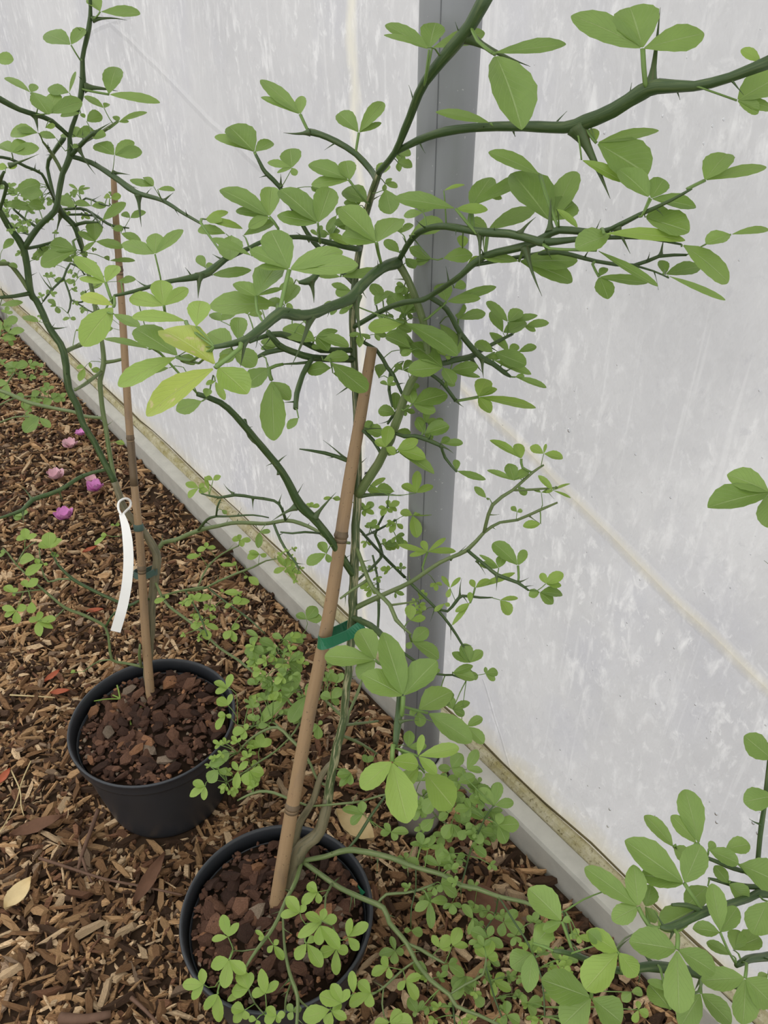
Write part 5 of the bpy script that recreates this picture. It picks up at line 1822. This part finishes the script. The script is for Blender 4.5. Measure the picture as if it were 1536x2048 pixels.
def stick(label, pts, w, mat='twig', name='twig'):
    W = [on_plane_z(x, y, z) for x, y, z in pts]
    p, rr = smooth_path(W, [w * (1 - 0.5 * i / len(W)) for i in range(len(W))], 0.01)
    v, f, u = tube_data(p, rr, 7); o = link_mesh(name, v, f, M[mat], None, True, u, W[0]); return tag(o, label, 'twig')
stick('reddish brown forked twig leaning against the foot of the tagged pot', [(197, 1618, 0.05), (180, 1665, 0.035), (162, 1715, 0.028), (155, 1745, 0.022)], 0.0045)
stick('thin brown twig end trailing down from the forked twig', [(165, 1716, 0.028), (174, 1745, 0.024), (184, 1765, 0.02)], 0.0030)
stick('long brown twig lying across the chips below the tagged pot', [(78, 1716, 0.026), (140, 1736, 0.026), (210, 1758, 0.026), (280, 1772, 0.024), (365, 1790, 0.022)], 0.0030)
stick('thick grey-brown stick lying on the chips near the bare pot side', [(120, 2036, 0.024), (170, 2038, 0.026), (222, 2028, 0.024)], 0.0085)
stick('dark twig lying on the chips beside the leaning cane pot', [(262, 1995, 0.024), (290, 2020, 0.024), (315, 2046, 0.022)], 0.0035)
stick('pale straw stem lying upright-bent on the chips at far side', [(22, 1540, 0.024), (40, 1580, 0.028), (42, 1610, 0.026), (48, 1632, 0.022)], 0.0016, 'straw')
stick('pale straw stem crossing another straw on the chips', [(62, 1522, 0.024), (45, 1560, 0.026), (30, 1610, 0.024), (0, 1665, 0.022)], 0.0016, 'straw')
stick('thin straw lying level on the chips beside the red leaves', [(20, 1390, 0.024), (60, 1392, 0.024), (110, 1395, 0.022)], 0.0020, 'straw')

# green sprigs in the back pot and the scrap of green strap in the front pot
sg = empty('grass_sprig', on_plane_z(250, 1440, 0.186)); tag(sg, 'thin lime grass sprig sprouting from the bark of the tagged pot', 'sprig')
for q in ([(262, 1450), (255, 1420), (240, 1398), (225, 1390)], [(240, 1398), (215, 1398), (188, 1402)], [(240, 1398), (238, 1385), (234, 1370)], [(258, 1425), (275, 1418), (290, 1408)], [(283, 1420), (285, 1435), (287, 1448)]):
    W = [on_plane_z(x, y, 0.190 + 0.012 * (1450 - y) / 60) for x, y in q]
    p, rr = smooth_path(W, [0.0016] * len(W), 0.006); v, f, u = tube_data(p, rr, 6, True, 0.5); link_mesh('blade', v, f, M['leaf_l'], sg, True, u)
strap('strap_scrap', 'torn scrap of green strap on the bark under the rim', [on_plane_z(716, 1776, 0.197), on_plane_z(721, 1782, 0.199), on_plane_z(727, 1788, 0.197)], 0.010, M['tie_green'], 0.0006, 'scrap')

# a fly on the film-side of the stem
def fly(px, py, d):
    c = P(px, py, d); root = empty('fly', c); tag(root, 'tiny black fly hovering close beside the cane', 'fly')
    ax = (RGT * 0.8 + UPV * 0.5).normalized()
    v, f, u = tube_data([c - ax * 0.0024, c - ax * 0.001, c + ax * 0.001, c + ax * 0.0022, c + ax * 0.003], [0.0003, 0.0009, 0.0010, 0.0008, 0.0003], 8)
    link_mesh('body', v, f, M['fly'], root, True, u)
    for s in (-1, 1):
        q = c + UPV * 0.0006; e = q - ax * 0.003 + UPV * (0.0015 * s)
        link_mesh('wing', [q, q - ax * 0.0015 + UPV * 0.002 * s, e], [(0, 1, 2)], M['fly'], root, False)
fly(732, 946, 1.03)
